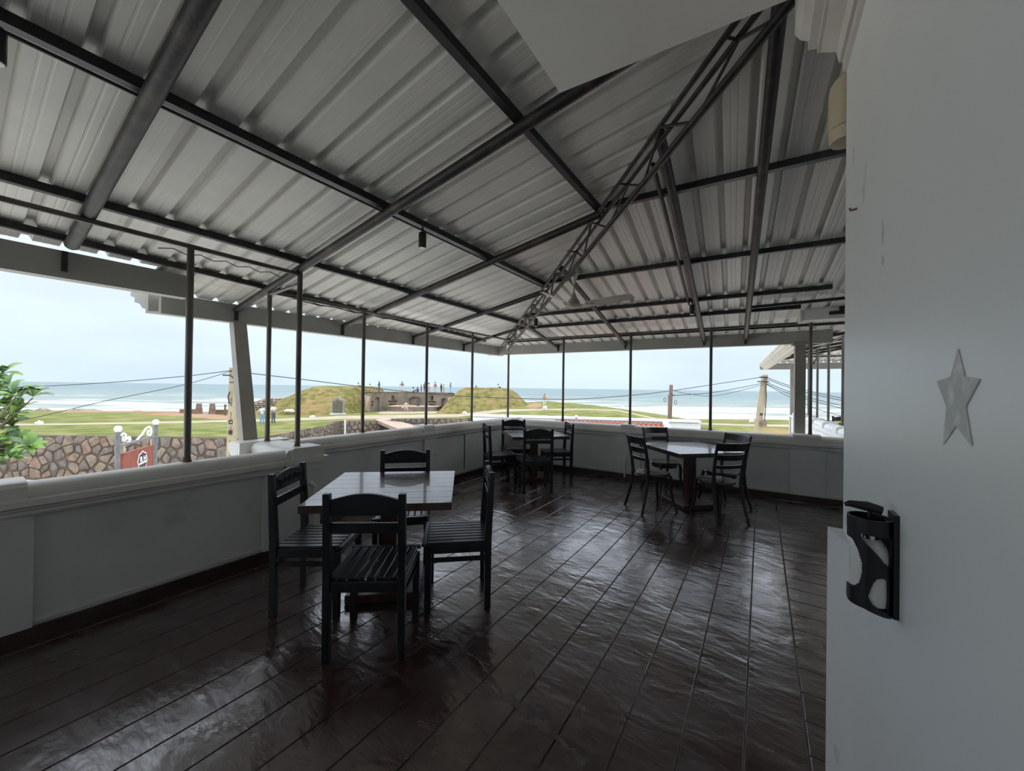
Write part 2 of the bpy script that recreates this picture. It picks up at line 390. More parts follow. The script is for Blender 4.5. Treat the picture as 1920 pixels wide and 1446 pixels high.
# worn crack lines across the boards
def ribbon(name, pts, ws):
    rnd = random.Random(len(pts)); p2 = []; w2 = []
    for i in range(len(pts) - 1):
        for k in range(7):
            f_ = k / 7; p2.append((pts[i][0] + (pts[i + 1][0] - pts[i][0]) * f_ + rnd.uniform(-.005, .005), pts[i][1] + (pts[i + 1][1] - pts[i][1]) * f_ + rnd.uniform(-.005, .005)))
            w2.append((ws[i] + (ws[i + 1] - ws[i]) * f_) * rnd.uniform(.25, .95))
    pts, ws = p2, w2
    n = len(pts); vs = []
    for i, p in enumerate(pts):
        a = Vector(pts[max(i - 1, 0)]); b = Vector(pts[min(i + 1, n - 1)]); d = (b - a).normalized(); s = Vector((-d.y, d.x))
        for sg in (-1, 1): q_ = Vector(p) + s * sg * ws[i] * rnd.uniform(.4, 1.3); vs.append((q_.x, q_.y, .0006))
    MB().add(vs, [(2 * i, 2 * i + 1, 2 * i + 3, 2 * i + 2) for i in range(n - 1)]).build(name, M['worn'], floor)
ribbon('worn_crack', [(-2.225, 2.1), (-2.032, 1.998), (-1.755, 1.834), (-1.595, 1.79), (-1.468, 1.715), (-1.407, 1.664), (-1.344, 1.676), (-1.247, 1.648), (-1.155, 1.597), (-1.055, 1.549), (-0.948, 1.538), (-0.856, 1.519), (-0.762, 1.496), (-0.674, 1.472), (-0.561, 1.426)], [.005, .005, .006, .008, .010, .008, .009, .012, .016, .018, .040, .052, .040, .028, .025])
ribbon('worn_crack', [(-0.713, 1.872), (-0.589, 1.834), (-0.536, 1.789), (-0.467, 1.76), (-0.365, 1.771), (-0.302, 1.747), (-0.199, 1.743), (-0.124, 1.721)], [.006, .010, .008, .010, .014, .010, .008, .006])

# ---------------- parapets
LEDGE = [(0, .725), (-.012, .74), (-.012, .758), (-.028, .768), (-.028, .776), (-.05, .79), (-.05, .826), (-.02, .832), (.21, .832), (.23, .826), (.23, .79), (.2, .76), (.18, .725)]
COPE = [(-.012, .830), (-.018, .852), (-.006, .884), (.022, .906), (.085, .916), (.15, .906), (.178, .884), (.19, .852), (.184, .830)]
CAPB = [(-.032, .830), (-.034, .90), (-.02, .925), (.0, .932), (.17, .932), (.19, .925), (.205, .90), (.203, .830)]
def parapet(name, a, b, outward, label_panels, caps, pils, body_top=.74, ledge_ext=(0, 0), dz=0.0):
    """wall from a to b (inner face line, floor level), outward = unit vector away from the room"""
    a, b, outward = Vector(a), Vector(b), Vector(outward); d = (b - a).normalized(); ln = (b - a).length
    m = MB(); m.ext([(.028, 0), (.18, 0), (.18, body_top), (.028, body_top)], a, b, outward)
    w = m.build(name, M['plaster'], **ST())
    for s0, s1 in pils:
        MB().ext([(0, 0), (.03, 0), (.03, body_top), (0, body_top)], a + d * s0, a + d * s1, outward).build('pilaster', M['plaster'], w)
    MB().ext(LEDGE, a - d * ledge_ext[0] + Z * dz, b + d * ledge_ext[1] + Z * dz, outward).build('ledge', M['coping'], w)
    cs = [0] + [q for c in caps for q in c] + [ln]
    for i in range(0, len(cs), 2):
        if cs[i + 1] - cs[i] > .02:
            MB().ext(COPE, a + d * cs[i] + Z * dz, a + d * cs[i + 1] + Z * dz, outward).build('coping', M['coping'], w, smooth=True)
    for s0, s1 in caps:
        MB().ext(CAPB, a + d * s0 + Z * dz, a + d * s1 + Z * dz, outward).build('cap_block', M['coping'], w)
    # beading framing every recessed panel
    ps = sorted(pils)
    for (p0, p1), (q0, q1) in zip(ps, ps[1:]):
        for q in ((p1, .10, p1, .725), (q0, .10, q0, .725)):
            MB().bar(a + d * q[0] + outward * .026 + Z * q[1], a + d * q[2] + outward * .026 + Z * q[3], .014, .012, d).build('bead', M['coping'], w)
        MB().bar(a + d * (p1 + .01) + outward * .026 + Z * .105, a + d * (q0 - .01) + outward * .026 + Z * .105, .014, .012).build('bead', M['coping'], w)
    return w
wl = parapet('wall_left', (-3.507, -3.2, 0), (-3.507, 1.80, 0), (-1, 0, 0), 2, [(.6, 1.0), (3.1, 3.5)], [(0, .2), (.6, 1.0), (3.1, 3.53), (4.75, 4.94)], ledge_ext=(0, -.112))
wf = parapet('wall_left_far', (-4.09, 2.02, 0), (-4.09, 6.30, 0), (-1, 0, 0), 2, [(1.87, 2.09)], [(0, .06), (1.915, 2.17), (4.0, 4.28)], ledge_ext=(0, .05))
wb = parapet('wall_back', bk(-4.12, 0, 0), bk(2.6, 0, 0), BV, 3, [(0, .12), (2.14, 2.36), (4.49, 4.80)], [(0, .1), (2.08, 2.46), (4.46, 4.85), (6.5, 6.72)], ledge_ext=(.05, 0), dz=-.022)
# crack down the far left panel, pipe stub by the back pilaster
MB().tube([(-4.116, 4.86, .72), (-4.116, 4.865, .4), (-4.116, 4.855, .12)], .007, 6).build('crack_strip', M['skirting'], wf)
MB().tube([bk(-1.91, -.012, .02), bk(-1.91, -.014, .34), bk(-1.91, .01, .37)], .014, 8).build('pipe_stub', M['coping'], wb, smooth=True)
# rust runs where posts meet the coping
def baseboard(name, a, b, n):
    MB().bar(Vector(a) + Z * .04, Vector(b) + Z * .04, .02, .08).build(name, M['skirting'], **ST())
baseboard('baseboard_left', (-3.512, -3.2, 0), (-3.512, 1.74, 0), 1)
baseboard('baseboard_left_far', (-4.09, 2.05, 0), (-4.09, 6.28, 0), 1)
baseboard('baseboard_back', bk(-4.1, -.005, 0), bk(2.6, -.005, 0), 1)
# pier where the parapet steps outwards
pr = MB(); pr.box((-3.885, 1.89, .365), (.756, .30, .73)); pier = pr.build('wall_pier', M['plaster'], **ST())
t = MB()
for z0, z1, g in ((.725, .76, .012), (.76, .785, .028), (.785, .83, .05)): t.box((-3.885, 1.89, (z0 + z1) / 2), (.756 + 2 * g, .30 + 2 * g, z1 - z0))
t.build('ledge', M['coping'], pier)
MB().ext([(-.16, .83), (-.165, .885), (-.14, .915), (-.10, .925), (.10, .925), (.14, .915), (.165, .885), (.16, .83)], (-4.30, 1.875, 0), (-3.49, 1.875, 0), (0, 1, 0)).build('coping', M['coping'], pier)
MB().ext([(-.15, .83), (-.155, .90), (-.13, .93), (.13, .93), (.155, .90), (.15, .83)], (-3.71, 1.90, 0), (-3.475, 1.90, 0), (0, 1, 0)).build('cap_block', M['coping'], pier)
MB().ext([(0, .70), (-.03, .76), (-.10, .80), (-.16, .86), (-.16, .90), (-.10, .93), (.1, .93), (.1, .70)], (-4.28, 1.62, 0), (-4.28, 2.08, 0), (1, 0, 0)).build('scroll_end', M['coping'], pier)
MB().tube([(-3.497, 1.985, .0), (-3.497, 1.985, .55), (-3.50, 1.93, .60)], .018, 8).build('pipe_stub', M['coping'], pier, smooth=True)

# ---------------- right-hand wall beside the camera
w = MB(); w.box((1.55, -.75, 1.65), (2.6, 5.10, 3.3)); wr = w.build('wall_right', M['wall_r'], **ST())
MB().prism([(.251, 1.60), (.2085, 1.79), (.2085, 1.815), (1.2, 1.815), (1.2, 1.60)], (0, 0, 0), X, Y, Z, 1.004).build('plinth', M['wall_r'], wr)
# crown moulding along the top of that wall
CR = [(0, 2.66), (.012, 2.665), (.012, 2.70), (.022, 2.70), (.03, 2.745), (.075, 2.765), (.085, 2.765), (.085, 2.785), (.112, 2.79), (.112, 2.825), (.135, 2.84), (.153, 2.87), (.153, 3.02), (0, 3.02)]
MB().ext(CR, (.25, -3.2, 0), (.25, 1.80, 0), (-1, 0, 0)).build('cornice', M['moulding'], wr)
# star-shaped scar where the paint came off
st = []
st = [(.011, .085), (-.014, .044), (-.072, .038), (-.030, -.004), (-.043, -.067), (.006, -.032), (.059, -.057), (.038, -.002), (.081, .037), (.034, .042)]
MB().prism(st, (.2495, .862, 1.483), (0, -1, 0), (0, 0, 1), (-1, 0, 0), .0012).build('star_scar', M['scar'], wr, label='star-shaped patch of peeled paint')
for (y, z, sy, sz) in ((1.666, 2.29, .010, .05), (1.292, 1.894, .009, .05), (1.29, 1.827, .012, .016)):
    po = [(sy * random.uniform(.3, 1) * math.cos(a), sz * random.uniform(.3, 1) * math.sin(a)) for a in [k * math.pi / 5 for k in range(10)]]
    MB().prism(po, (.2498, y, z), (0, -1, 0), (0, 0, 1), (-1, 0, 0), .0006).build('scuff_mark', M['stain'], wr)
MB().tube([(.25, 1.60, 2.083), (.235, 1.605, 2.082), (.232, 1.60, 2.088)], .0035, 8).build('nail', M['rust'], wr)
# concrete canopy overhead
sl = MB(); a0 = Vector((-.78, 1.555, 0)); a1 = a0 + BU * 3.4
sl.add([(a.x, a.y, z) for z in (2.85, 2.97) for a in (a0, a1, Vector((2.6, -3.2, 0)), Vector((-.78, -3.2, 0)))], [(0, 1, 2, 3), (7, 6, 5, 4), (0, 4, 5, 1), (1, 5, 6, 2), (2, 6, 7, 3), (3, 7, 4, 0)])
sl.build('ceiling_slab', M['slab'], **ST())

# ---------------- roof
ceil = empty('ceiling', (0, 0, 0), **ST())
PITCH = .19
def profile(n, s0):
    """(along, lift) points of a trapezoidal sheet of n pitches starting at s0"""
    q = []
    for k in range(n):
        b = s0 + k * PITCH
        q += [(b, 0), (b + .015, 0), (b + .030, .034), (b + .062, .034), (b + .077, 0), (b + .108, 0), (b + .112, .0016), (b + .118, .0016), (b + .122, 0), (b + .148, 0), (b + .152, .0016), (b + .158, .0016), (b + .162, 0)]
    q.append((s0 + n * PITCH, 0)); q.append((s0 + n * PITCH + .018, .001))
    return q
def hip_x(y): return -4.87 + (6.94 - y) / 1.02
LIFT = .085
ys = -3.5; k = 0
while ys < 6.9:
    pr = profile(4, ys); m = MB(); vs = []; top = []
    for y, l in pr:
        xe = -4.40 if ys + .38 < 1.0 else -4.99
        xt = max(min(hip_x(y), .75), xe + .002)
        for x in (xe, xt):
            vs.append((x, y, zl(x) + LIFT + l + (k % 2) * .0015))
    n = len(pr)
    fs = [(2 * i, 2 * i + 1, 2 * i + 3, 2 * i + 2) for i in range(n - 1)]
    th_ = [(a, b, c + .0012) for a, b, c in vs]; o = len(vs)
    fs += [tuple(j + o for j in reversed(f)) for f in fs]
    m.add(vs + th_, fs).build('roof_sheet', M['sheet'], ceil); ys += 4 * PITCH; k += 1
h0 = hip(0) - BO; h1 = hip(1) - hip(0)
hu0, hv0 = h0.dot(BU), h0.dot(BV); du, dv = h1.dot(BU), h1.dot(BV)
def hip_v(u): return hv0 + (u - hu0) * dv / du
us = hu0 - .02; k = 0
while us < 2.9:
    pr = profile(4, us); m = MB(); vs = []
    for u_, l in pr:
        ve = .78; vt = min(max(hip_v(u_), -4.62), ve - .002)
        for v_ in (ve, vt):
            p = bk(u_, v_, zb(v_) + LIFT + l + (k % 2) * .0015); vs.append(tuple(p))
    n = len(pr); fs = [(2 * i, 2 * i + 1, 2 * i + 3, 2 * i + 2) for i in range(n - 1)]
    th_ = [(a, b, c + .0012) for a, b, c in vs]; o = len(vs)
    fs += [tuple(j + o for j in reversed(f)) for f in fs]
    m.add(vs + th_, fs).build('roof_sheet', M['sheet'], ceil); us += 4 * PITCH; k += 1
# hip capping above
MB().ext([(-.22, .10), (0, .16), (.22, .10), (.22, .105), (0, .165), (-.22, .105)], hip(-.1), hip(5.6), (.714, .70, 0)).build('hip_cap', M['sheet'], ceil)
# purlins
PO = .06
for x, y1 in ((-1.2, 3.25), (-2.38, 4.45), (-3.55, 5.6)):
    z = zl(x) + PO
    MB().bar((x, -3.2, z), (x, y1, z), .045, .05).build('purlin', M['steel_black'], ceil)
MB().bar((-4.02, -1.0, zl(-4.02) + PO - .01), (-4.66, 6.1, zl(-4.66) + PO), .04, .045).build('purlin', M['steel_black'], ceil)
for v_, u1 in ((-3.2, 2.6), (-1.98, 2.6), (-.93, .62), (-.38, .40)):
    MB().bar(bk(hu0 + (v_ - hv0) * du / dv, v_, zb(v_) + PO), bk(u1, v_, zb(v_) + PO), .045, .05).build('purlin', M['steel_black'], ceil)
MB().bar(bk(-4.5, .37, zb(.37) + PO), bk(1.25, .37, zb(.37) + PO), .03, .035).build('purlin', M['steel_black'], ceil)
MB().bar(bk(-.2, -.63, zb(-.63) + .01), bk(1.6, -.63, zb(-.63) + .05), .03, .035).build('purlin', M['steel_black'], ceil)
# conduit clipped under the middle purlin
MB().tube([(-2.37, -1.0, zl(-2.38) + .005), (-2.37, 4.3, zl(-2.38) + .005)], .008, 6).build('conduit', M['wire'], ceil)
# rafters
for y, x0, r in ((-2.1, -4.1, .038), (-.78, -4.1, .038), (.53, -4.12, .04), (1.855, -4.92, .037), (3.15, -4.88, .035), (4.45, -4.88, .033), (5.76, -4.88, .030)):
    xt = min(hip_x(y) - .03, .6)
    MB().tube([(x0, y, zl(x0)), (xt, y, zl(xt))], r, 12).build('rafter', M['pipe_rust'], ceil, smooth=True)
for u_, r, vt in ((-3.46, .030, None), (-2.10, .033, None), (-.78, .034, None), (-.18, .034, -4.55), (1.3, .034, -4.55)):
    vt = vt if vt is not None else hip_v(u_) + .03
    MB().tube([bk(u_, .66, zb(.66)), bk(u_, vt, zb(vt))], r, 12).build('rafter', M['pipe_rust'], ceil, smooth=True)
MB().tube([bk(-.87, -.9, zb(-.9) + .02), bk(-.87, -3.6, zb(-3.6) + .02)], .016, 8).build('conduit', M['pipe_rust'], ceil, smooth=True)
# loose wiring over the near purlin
MB().tube([(-3.95, .95 + .09 * i, zl(-3.95) + .05 + (.022 if i % 2 else -.004)) for i in range(11)], .004, 6).build('wiring', M['wire'], ceil)
for j in range(2):
    yv = [2.2 + .16 * i for i in range(22)]
    MB().tube([(-4.38 - .04 * (y_ - 2.2) - .03 * j, y_, zl(-4.4) + .035 + .012 * math.sin(i * 2.1 + j)) for i, y_ in enumerate(yv)], .006, 6).build('wiring', M['wire'], ceil)

# lattice hip truss
tr = empty('roof_truss', hip(.3), world=True, label='black lattice truss running up the roof hip from the corner post', category='truss')
side = Vector((.714, .70, 0)) * .035
def ch(t0, t1, dz, off, r, nm): MB().tube([hip(t0) + Z * dz + side * off, hip(t1) + Z * dz + side * off], r, 8).build(nm, M['pipe_rust'], tr, smooth=True)
ch(.3, 5.5, .01, -1, .016, 'top_chord'); ch(.3, 5.5, .01, 1, .016, 'top_chord')
MB().tube([hip(.62) + Z * -.20, hip(5.5) + Z * -.17], .022, 8).build('bottom_chord', M['pipe_rust'], tr, smooth=True)
q = .75; i = 0
while q < 5.2:
    s_ = -1 if i % 2 else 1
    MB().tube([hip(q) + Z * -.19, hip(q + .19) + Z * .0 + side * s_], .009, 6).build('web_bar', M['pipe_rust'], tr)
    MB().tube([hip(q + .19) + Z * .0 + side * s_, hip(q + .38) + Z * -.185], .009, 6).build('web_bar', M['pipe_rust'], tr)
    MB().tube([hip(q + .19) + side, hip(q + .19) - side], .008, 6).build('cross_bar', M['pipe_rust'], tr)
    q += .38; i += 1
MB().tube([hip(.05) + Z * -.05, hip(.75) + Z * -.02], .02, 8).build('tail_bar', M['pipe_rust'], tr)

# ---------------- gutters hung along the eaves
GP = [(0, 0), (0, .205), (.02, .205), (.02, .02), (.10, .02), (.10, .205), (.235, .205), (.235, .165), (.205, .15), (.205, .105), (.165, .09), (.145, .05), (.12, .04), (.12, 0)]
def gutter(a, b, outward, label, brackets, skew=0.0):
    a, b = Vector(a), Vector(b)
    g = empty('gutter', a, world=True, label=label, category='gutter')
    m = MB().ext(GP, a, b, outward); d_ = (b - a).normalized()
    for i, (x, z) in enumerate(GP): m.v[i] = tuple(Vector(m.v[i]) - d_ * skew * x)
    m.build('channel', M['gutter'], g)
    for p in brackets:
        p = Vector(p); o = Vector(outward)
        MB().box(p - o * .006 + Z * -.015, (.03, .03, .15), None).build('bracket', M['steel_black'], g)
    return g
gutter((-4.40, -3.2, 2.28), (-4.40, 1.27, 2.28), (-1, 0, 0), 'grey gutter of the nearest stretch of roof at the left edge', [(-4.395, .53, 2.42), (-4.395, -.78, 2.42)])
gutter((-4.94, 1.22, 2.185), (-4.94, 7.16, 2.225), (-1, 0, 0), 'long grey gutter on the left running to the roof corner', [(-4.935, y, 2.30) for y in (1.855, 3.15, 4.45, 5.76)], .72)
gutter(bk(-5.2, .72, 2.235), bk(.92, .72, 2.23), BV, 'grey gutter above the back parapet facing the sea', [bk(u_, .715, 2.35) for u_ in (-3.46, -2.1, -.78, -.18)])

# ---------------- posts and the pipe rail they carry
GRP = 'thin pipe posts standing on the parapets'
def post(p, ztop, label, r=.0215, rust=True, zb_=.915):
    g = empty('steel_post', (p[0], p[1], zb_), world=True, label=label, category='post', group=GRP)
    MB().tube([(p[0], p[1], zb_ - .03), (p[0], p[1], ztop)], r, 14).build('pipe', M['post'], g, smooth=True)
    MB().lathe([(r * 1.35, -.004), (r * 1.3, .003), (r * 1.06, .012), (r * 1.02, .035)], (p[0], p[1], zb_ + .001), 14).build('rusty_foot', M['rust'], g)
    return g
post((-3.595, 1.05), 2.53, 'pipe post nearest the left edge, rising by the hanging sign', .0225)
post((-3.60, 1.862), 2.56, 'thick pipe post on the pier cap where the parapet steps', .0225, zb_=.93)
post((-4.185, 1.865), 2.44, 'pipe post on the outer corner of the stepped pier', .0215, zb_=.93)
for y, lab in ((2.96, 'pipe post right of the stepped pier, before the grassy mound'), (4.04, 'pipe post in front of the curved stage wall'), (5.11, 'pipe post in front of the second mound')):
    post((-4.18, y), 2.44, lab, .0215)
post((-4.265, 6.36), 2.50, 'corner post at the end of the roof truss', .0215, zb_=.93)
for u_, lab in ((-3.076, 'pipe post right of the corner, beside the globe lamp'), (-1.853, 'pipe post behind the middle of the back parapet, over the tiled roof'), (-.645, 'pipe post between the two utility poles'), (.572, 'pipe post at the right end, beside the square pillar')):
    p = bk(u_, .08, 0); post((p.x, p.y), 2.455, lab, .0215, zb_=.908 if u_ > .3 or -2 < u_ < -1.8 else .893)
def rail(pts, label, r=.018):
    MB().tube(pts, r, 10).build('rail_pipe', M['post'], None, True, label=label, category='rail')
rail([(-3.595, -3.2, 2.53), (-3.60, 1.84, 2.53)], 'horizontal pipe rail along the near left posts')
rail([(-4.185, 1.89, 2.44), (-4.18, 6.3, 2.44)], 'horizontal pipe rail along the far left posts to the corner')
rail([bk(-4.20, .08, 2.45), bk(.45, .08, 2.45)], 'horizontal pipe rail along the back posts')
rail([(-3.615, 1.862, 2.44), (-4.165, 1.865, 2.415)], 'short pipe linking the two posts of the stepped pier', .016)
# little box and lamp on the corner post
jb = empty('junction_box', (-4.22, 6.33, 2.2), world=True, label='small cream junction box strapped to the corner post', category='box')
MB().box((-4.235, 6.315, 2.30), (.07, .06, .10)).build('body', M['white_pl'], jb)
MB().box((-4.20, 6.30, 2.20), (.05, .05, .05)).build('cover', M['gutter'], jb)

# slanting pillar outside the step, square pillar at the right
sp = MB(); b0 = Vector((-4.28, 1.763, .6)); b1 = Vector((-5.0, 1.899, 2.197))
sp.bar(b0, b1, .115, .13, Y); sp.build('slanted_pillar', M['pillar'], None, label='slanting grey square pillar under the gutter behind the stepped pier', category='pillar')
pp = empty('square_pillar', bk(.52, .50, -4.3), world=True, label='upright grey square pillar at the right end of the back parapet', category='pillar')
c0 = bk(.49, .40, 0)
MB().box((c0.x, c0.y, -1.05), (.125, .13, 6.56), Matrix.Rotation(TH, 3, 'Z')).build('shaft', M['pillar'], pp)
MB().box((c0.x, c0.y, 2.19), (.19, .19, .04), Matrix.Rotation(TH, 3, 'Z')).build('head', M['pillar'], pp)

# boxed beam at the right end of the roof, with a black bracket
bm_ = MB(); RB = Matrix.Rotation(TH, 3, 'Z')
trim = empty('trim_1', (0, 0, 0), **ST())
MB().box(bk(1.25, -.05, 2.57), (1.60, .26, .24), RB).build('beam_casing', M['slab'], trim)
MB().box(bk(.435, -.05, 2.575), (.03, .28, .27), RB).build('beam_end', M['coping'], trim)
br = empty('wall_bracket', bk(.8, -.2, 2.4), world=True, label='black bracket fixed to the pale boxed beam at right', category='bracket')
MB().box(bk(.90, -.20, 2.665), (.36, .04, .03), RB).build('top_bar', M['spot'], br)
MB().box(bk(.90, -.20, 2.52), (.36, .04, .04), RB).build('bottom_bar', M['spot'], br)
MB().box(bk(.86, -.20, 2.59), (.08, .05, .16), RB).build('plate', M['spot'], br)

# ================================================================ FURNITURE
def bevel_mesh(me, w, seg=1):
    b = bmesh.new(); b.from_mesh(me)
    bmesh.ops.bevel(b, geom=b.edges[:], offset=w, segments=seg, affect='EDGES', profile=.6)
    b.to_mesh(me); b.free(); return me
def bbox(c, s, name, mt, parent, w=.004, R=None):
    me = MB().box(c, s, R).mesh(name, mt); bevel_mesh(me, w); return link(name, me, parent)

def make_slat_chair():
    r = empty('dining_chair', (0, 0, 0), label='x', category='chair')
    # rear posts (seat faces +Y), tapering and leaning a little
    for s in (-1, 1):
        me = MB().prism([(-.022, 0), (.020, 0), (.022, .30), (.024, .46), (-.006, .918), (-.040, .918), (-.024, .46)], (s * .200 - .019, 0, 0), Y, Z, X, .038).mesh('back_post', M['black_wood'])
        link('back_post', bevel_mesh(me, .003), r)
    for s in (-1, 1): bbox((s * .198, .40, .21), (.040, .042, .42), 'leg', M['black_wood'], r)
    bbox((0, -.002, .408), (.36, .024, .058), 'apron', M['black_wood'], r)
    bbox((0, .405, .408), (.36, .024, .058), 'apron', M['black_wood'], r)
    for s in (-1, 1):
        bbox((s * .198, .20, .408), (.024, .38, .058), 'apron', M['black_wood'], r)
        bbox((s * .198, .20, .335), (.020, .38, .028), 'stretcher', M['black_wood'], r, .002)
    # seat boards running front to back
    fr = bbox((0, .428, .444), (.44, .028, .018), 'seat_edge', M['slat'], r, .003)
    for k in range(8):
        bbox((-.182 + .052 * k, .208, .444), (.041, .405, .017), 'seat_slat', M['slat'], r, .003)
    # crest rail with an arched top, lower back rail
    arch = [(-.183, .800)] + [(.183, .800)] + [(.183 - .366 * i / 12, .884 + .034 * math.sin(math.pi * i / 12)) for i in range(13)]
    me = MB().prism(arch, (0, -.030, 0), X, Z, Y, .022).mesh('crest_rail', M['black_wood'])
    cr_ = link('crest_rail', bevel_mesh(me, .002), r)
    bbox((0, -.012, .73), (.365, .018, .056), 'back_rail', M['black_wood'], r, .003)
    # carved scrolls on the front of the crest
    cv = MB()
    for k in range(5):
        cx = -.125 + .0625 * k; sg = 1 if k % 2 else -1; cz = .845 + .010 * math.sin(math.pi * (k + .5) / 5)
        cv.tube([(cx + (.004 + .021 * (a / 11)) * math.cos(a * .85 * sg), -.005, cz + (.004 + .021 * (a / 11)) * math.sin(a * .85 * sg)) for a in range(12)], .0045, 5)
    for k in range(4):
        cx = -.094 + .0625 * k
        cv.lathe([(.001, -.012), (.008, -.006), (.010, 0), (.006, .010), (.001, .018)], (cx, -.006, .845), 8, sy=.5)
    cv.build('carving', M['black_wood'], cr_, True)
    border = [(-.168, .812), (.168, .812)] + [(.168 - .336 * i / 12, .878 + .028 * math.sin(math.pi * i / 12)) for i in range(13)] + [(-.168, .812)]
    MB().tube([(a, -.007, b) for a, b in border], .0035, 5).build('border', M['black_wood'], cr_)
    return r

def arc_slat(z0, z1, xh, y0, bulge, th=.016, n=12, y_lean=0.0):
    m = MB(); vs = []
    for i in range(n + 1):
        f = i / n * 2 - 1; x = xh * f; y = y0 - bulge * (1 - f * f)
        for z, dy in ((z0, 0), (z1, -y_lean)):
            for t_ in (0, th): vs.append((x, y - t_ + dy, z))
    fs = []
    for i in range(n):
        a = i * 4; b = a + 4
        fs += [(a, b, b + 2, a + 2), (a + 1, a + 3, b + 3, b + 1), (a, a + 1, b + 1, b), (a + 2, b + 2, b + 3, a + 3)]
    fs += [(0, 2, 3, 1), (n * 4, n * 4 + 1, n * 4 + 3, n * 4 + 2)]
    return m.add(vs, fs)
def make_bistro_chair():
    r = empty('bistro_chair', (0, 0, 0), label='x', category='chair')
    seat = MB().lathe([(.17, .432), (.195, .436), (.205, .446), (.205, .456), (.197, .464), (.12, .461), (.02, .460)], (0, 0, 0), 32, sx=1.03, sy=1.0)
    seat.build('seat', M['bseat'], r, True)
    MB().lathe([(.165, .385), (.172, .39), (.172, .432), (.165, .432)], (0, 0, 0), 28).build('apron', M['bistro'], r, True)
    for s in (-1, 1):
        MB().tube([(s * .205, .205, 0), (s * .188, .19, .06), (s * .165, .168, .16), (s * .152, .155, .26), (s * .158, .158, .36), (s * .150, .145, .44)], [.013, .014, .017, .020, .022, .018], 10).build('leg', M['bistro'], r, True)
        MB().tube([(s * .205, -.265, 0), (s * .190, -.225, .14), (s * .178, -.185, .32), (s * .178, -.170, .46), (s * .184, -.185, .62), (s * .192, -.215, .78), (s * .200, -.255, .925)], [.014, .017, .020, .021, .019, .017, .013], 10).build('back_leg', M['bistro'], r, True)
    arc_slat(.835, .920, .197, -.222, .055, y_lean=.022).build('crest_rail', M['bistro'], r, True)
    arc_slat(.725, .790, .188, -.192, .050, y_lean=.014).build('back_slat', M['bistro'], r, True)
    arc_slat(.630, .668, .182, -.176, .045, y_lean=.006).build('back_slat', M['bistro'], r, True)
    return r

def make_table(label, size=.94, boards=7):
    r = empty('dining_table', (0, 0, 0), label=label, category='table')
    w_ = size / boards
    for k in range(boards):
        bbox((0, -size / 2 + w_ * (k + .5), .735), (size, w_ - .0012, .030), 'top_board', M['brown_wood'], r, .0012)
    for s in (-1, 1):
        bbox((0, s * (size / 2 - .012), .712), (size, .024, .024), 'edge_strip', M['brown_wood'], r, .003)
        bbox((s * (size / 2 - .012), 0, .712), (.024, size - .05, .024), 'edge_strip', M['brown_wood'], r, .003)
    bbox((0, 0, .705), (.46, .46, .030), 'top_cleat', M['ped_wood'], r, .003)
    bbox((0, 0, .38), (.115, .115, .64), 'pedestal', M['ped_wood'], r, .005)
    bbox((0, 0, .032), (.50, .50, .062), 'base_plate', M['ped_wood'], r, .006)
    return r
DR = math.radians
chair0 = make_slat_chair(); chair0['group'] = 'black slat-seat dining chairs'
bis0 = make_bistro_chair(); bis0['group'] = 'round-seat bistro chairs'
tab0 = make_table('square dark-brown pedestal table in the foreground beside the stepped pier'); tab0['group'] = 'square pedestal tables'
used = set()
def put(proto, x, y, deg, label):
    rz = DR(deg - 90)
    if proto.name in used: return copy_tree(proto, (x, y, 0), rz, label)
    used.add(proto.name); proto.location = (x, y, 0); proto.rotation_euler = (0, 0, rz); proto['label'] = label; return proto
tab0.location = (-2.335, 1.905, 0); tab0.rotation_euler = (0, 0, DR(40.5))
copy_tree(tab0, (-3.15, 5.49, 0), DR(45), 'square pedestal table in the far corner under the roof truss', (.975, .975, 1))
copy_tree(tab0, (-.775, 5.45, 0), DR(43.5), 'square pedestal table with round-seat chairs near the back parapet', (.985, .985, 1))
put(chair0, -1.795, 1.302, 126, 'nearest black slat-seat chair, turned with its back to the camera')
put(chair0, -2.745, 1.385, 36, 'black slat-seat chair with a carved crest against the left parapet')
put(chair0, -1.69, 2.245, 222, 'black slat-seat chair seen side-on, right of the foreground table')
put(chair0, -2.70, 2.365, -45, 'black slat-seat chair behind the foreground table facing the camera')
put(chair0, -2.665, 4.765, 131, 'black chair with its back to the camera at the far corner table')
put(chair0, -3.60, 4.81, 50, 'black chair seen side-on at the left of the far corner table')
put(chair0, -2.74, 5.93, 222, 'black chair at the right of the far corner table, carved crest towards us')
put(chair0, -3.755, 5.80, -45, 'black chair deepest in the corner, behind the far corner table')
put(bis0, -1.135, 4.99, 45, 'round-seat chair at the near left of the bistro table')
put(bis0, -.43, 5.035, 135, 'round-seat chair nearest the camera at the right of the bistro table')
put(bis0, -1.17, 5.85, -45, 'round-seat chair behind the bistro table against the back parapet')
put(bis0, -.42, 5.62, 228, 'round-seat chair behind the right corner of the bistro table')

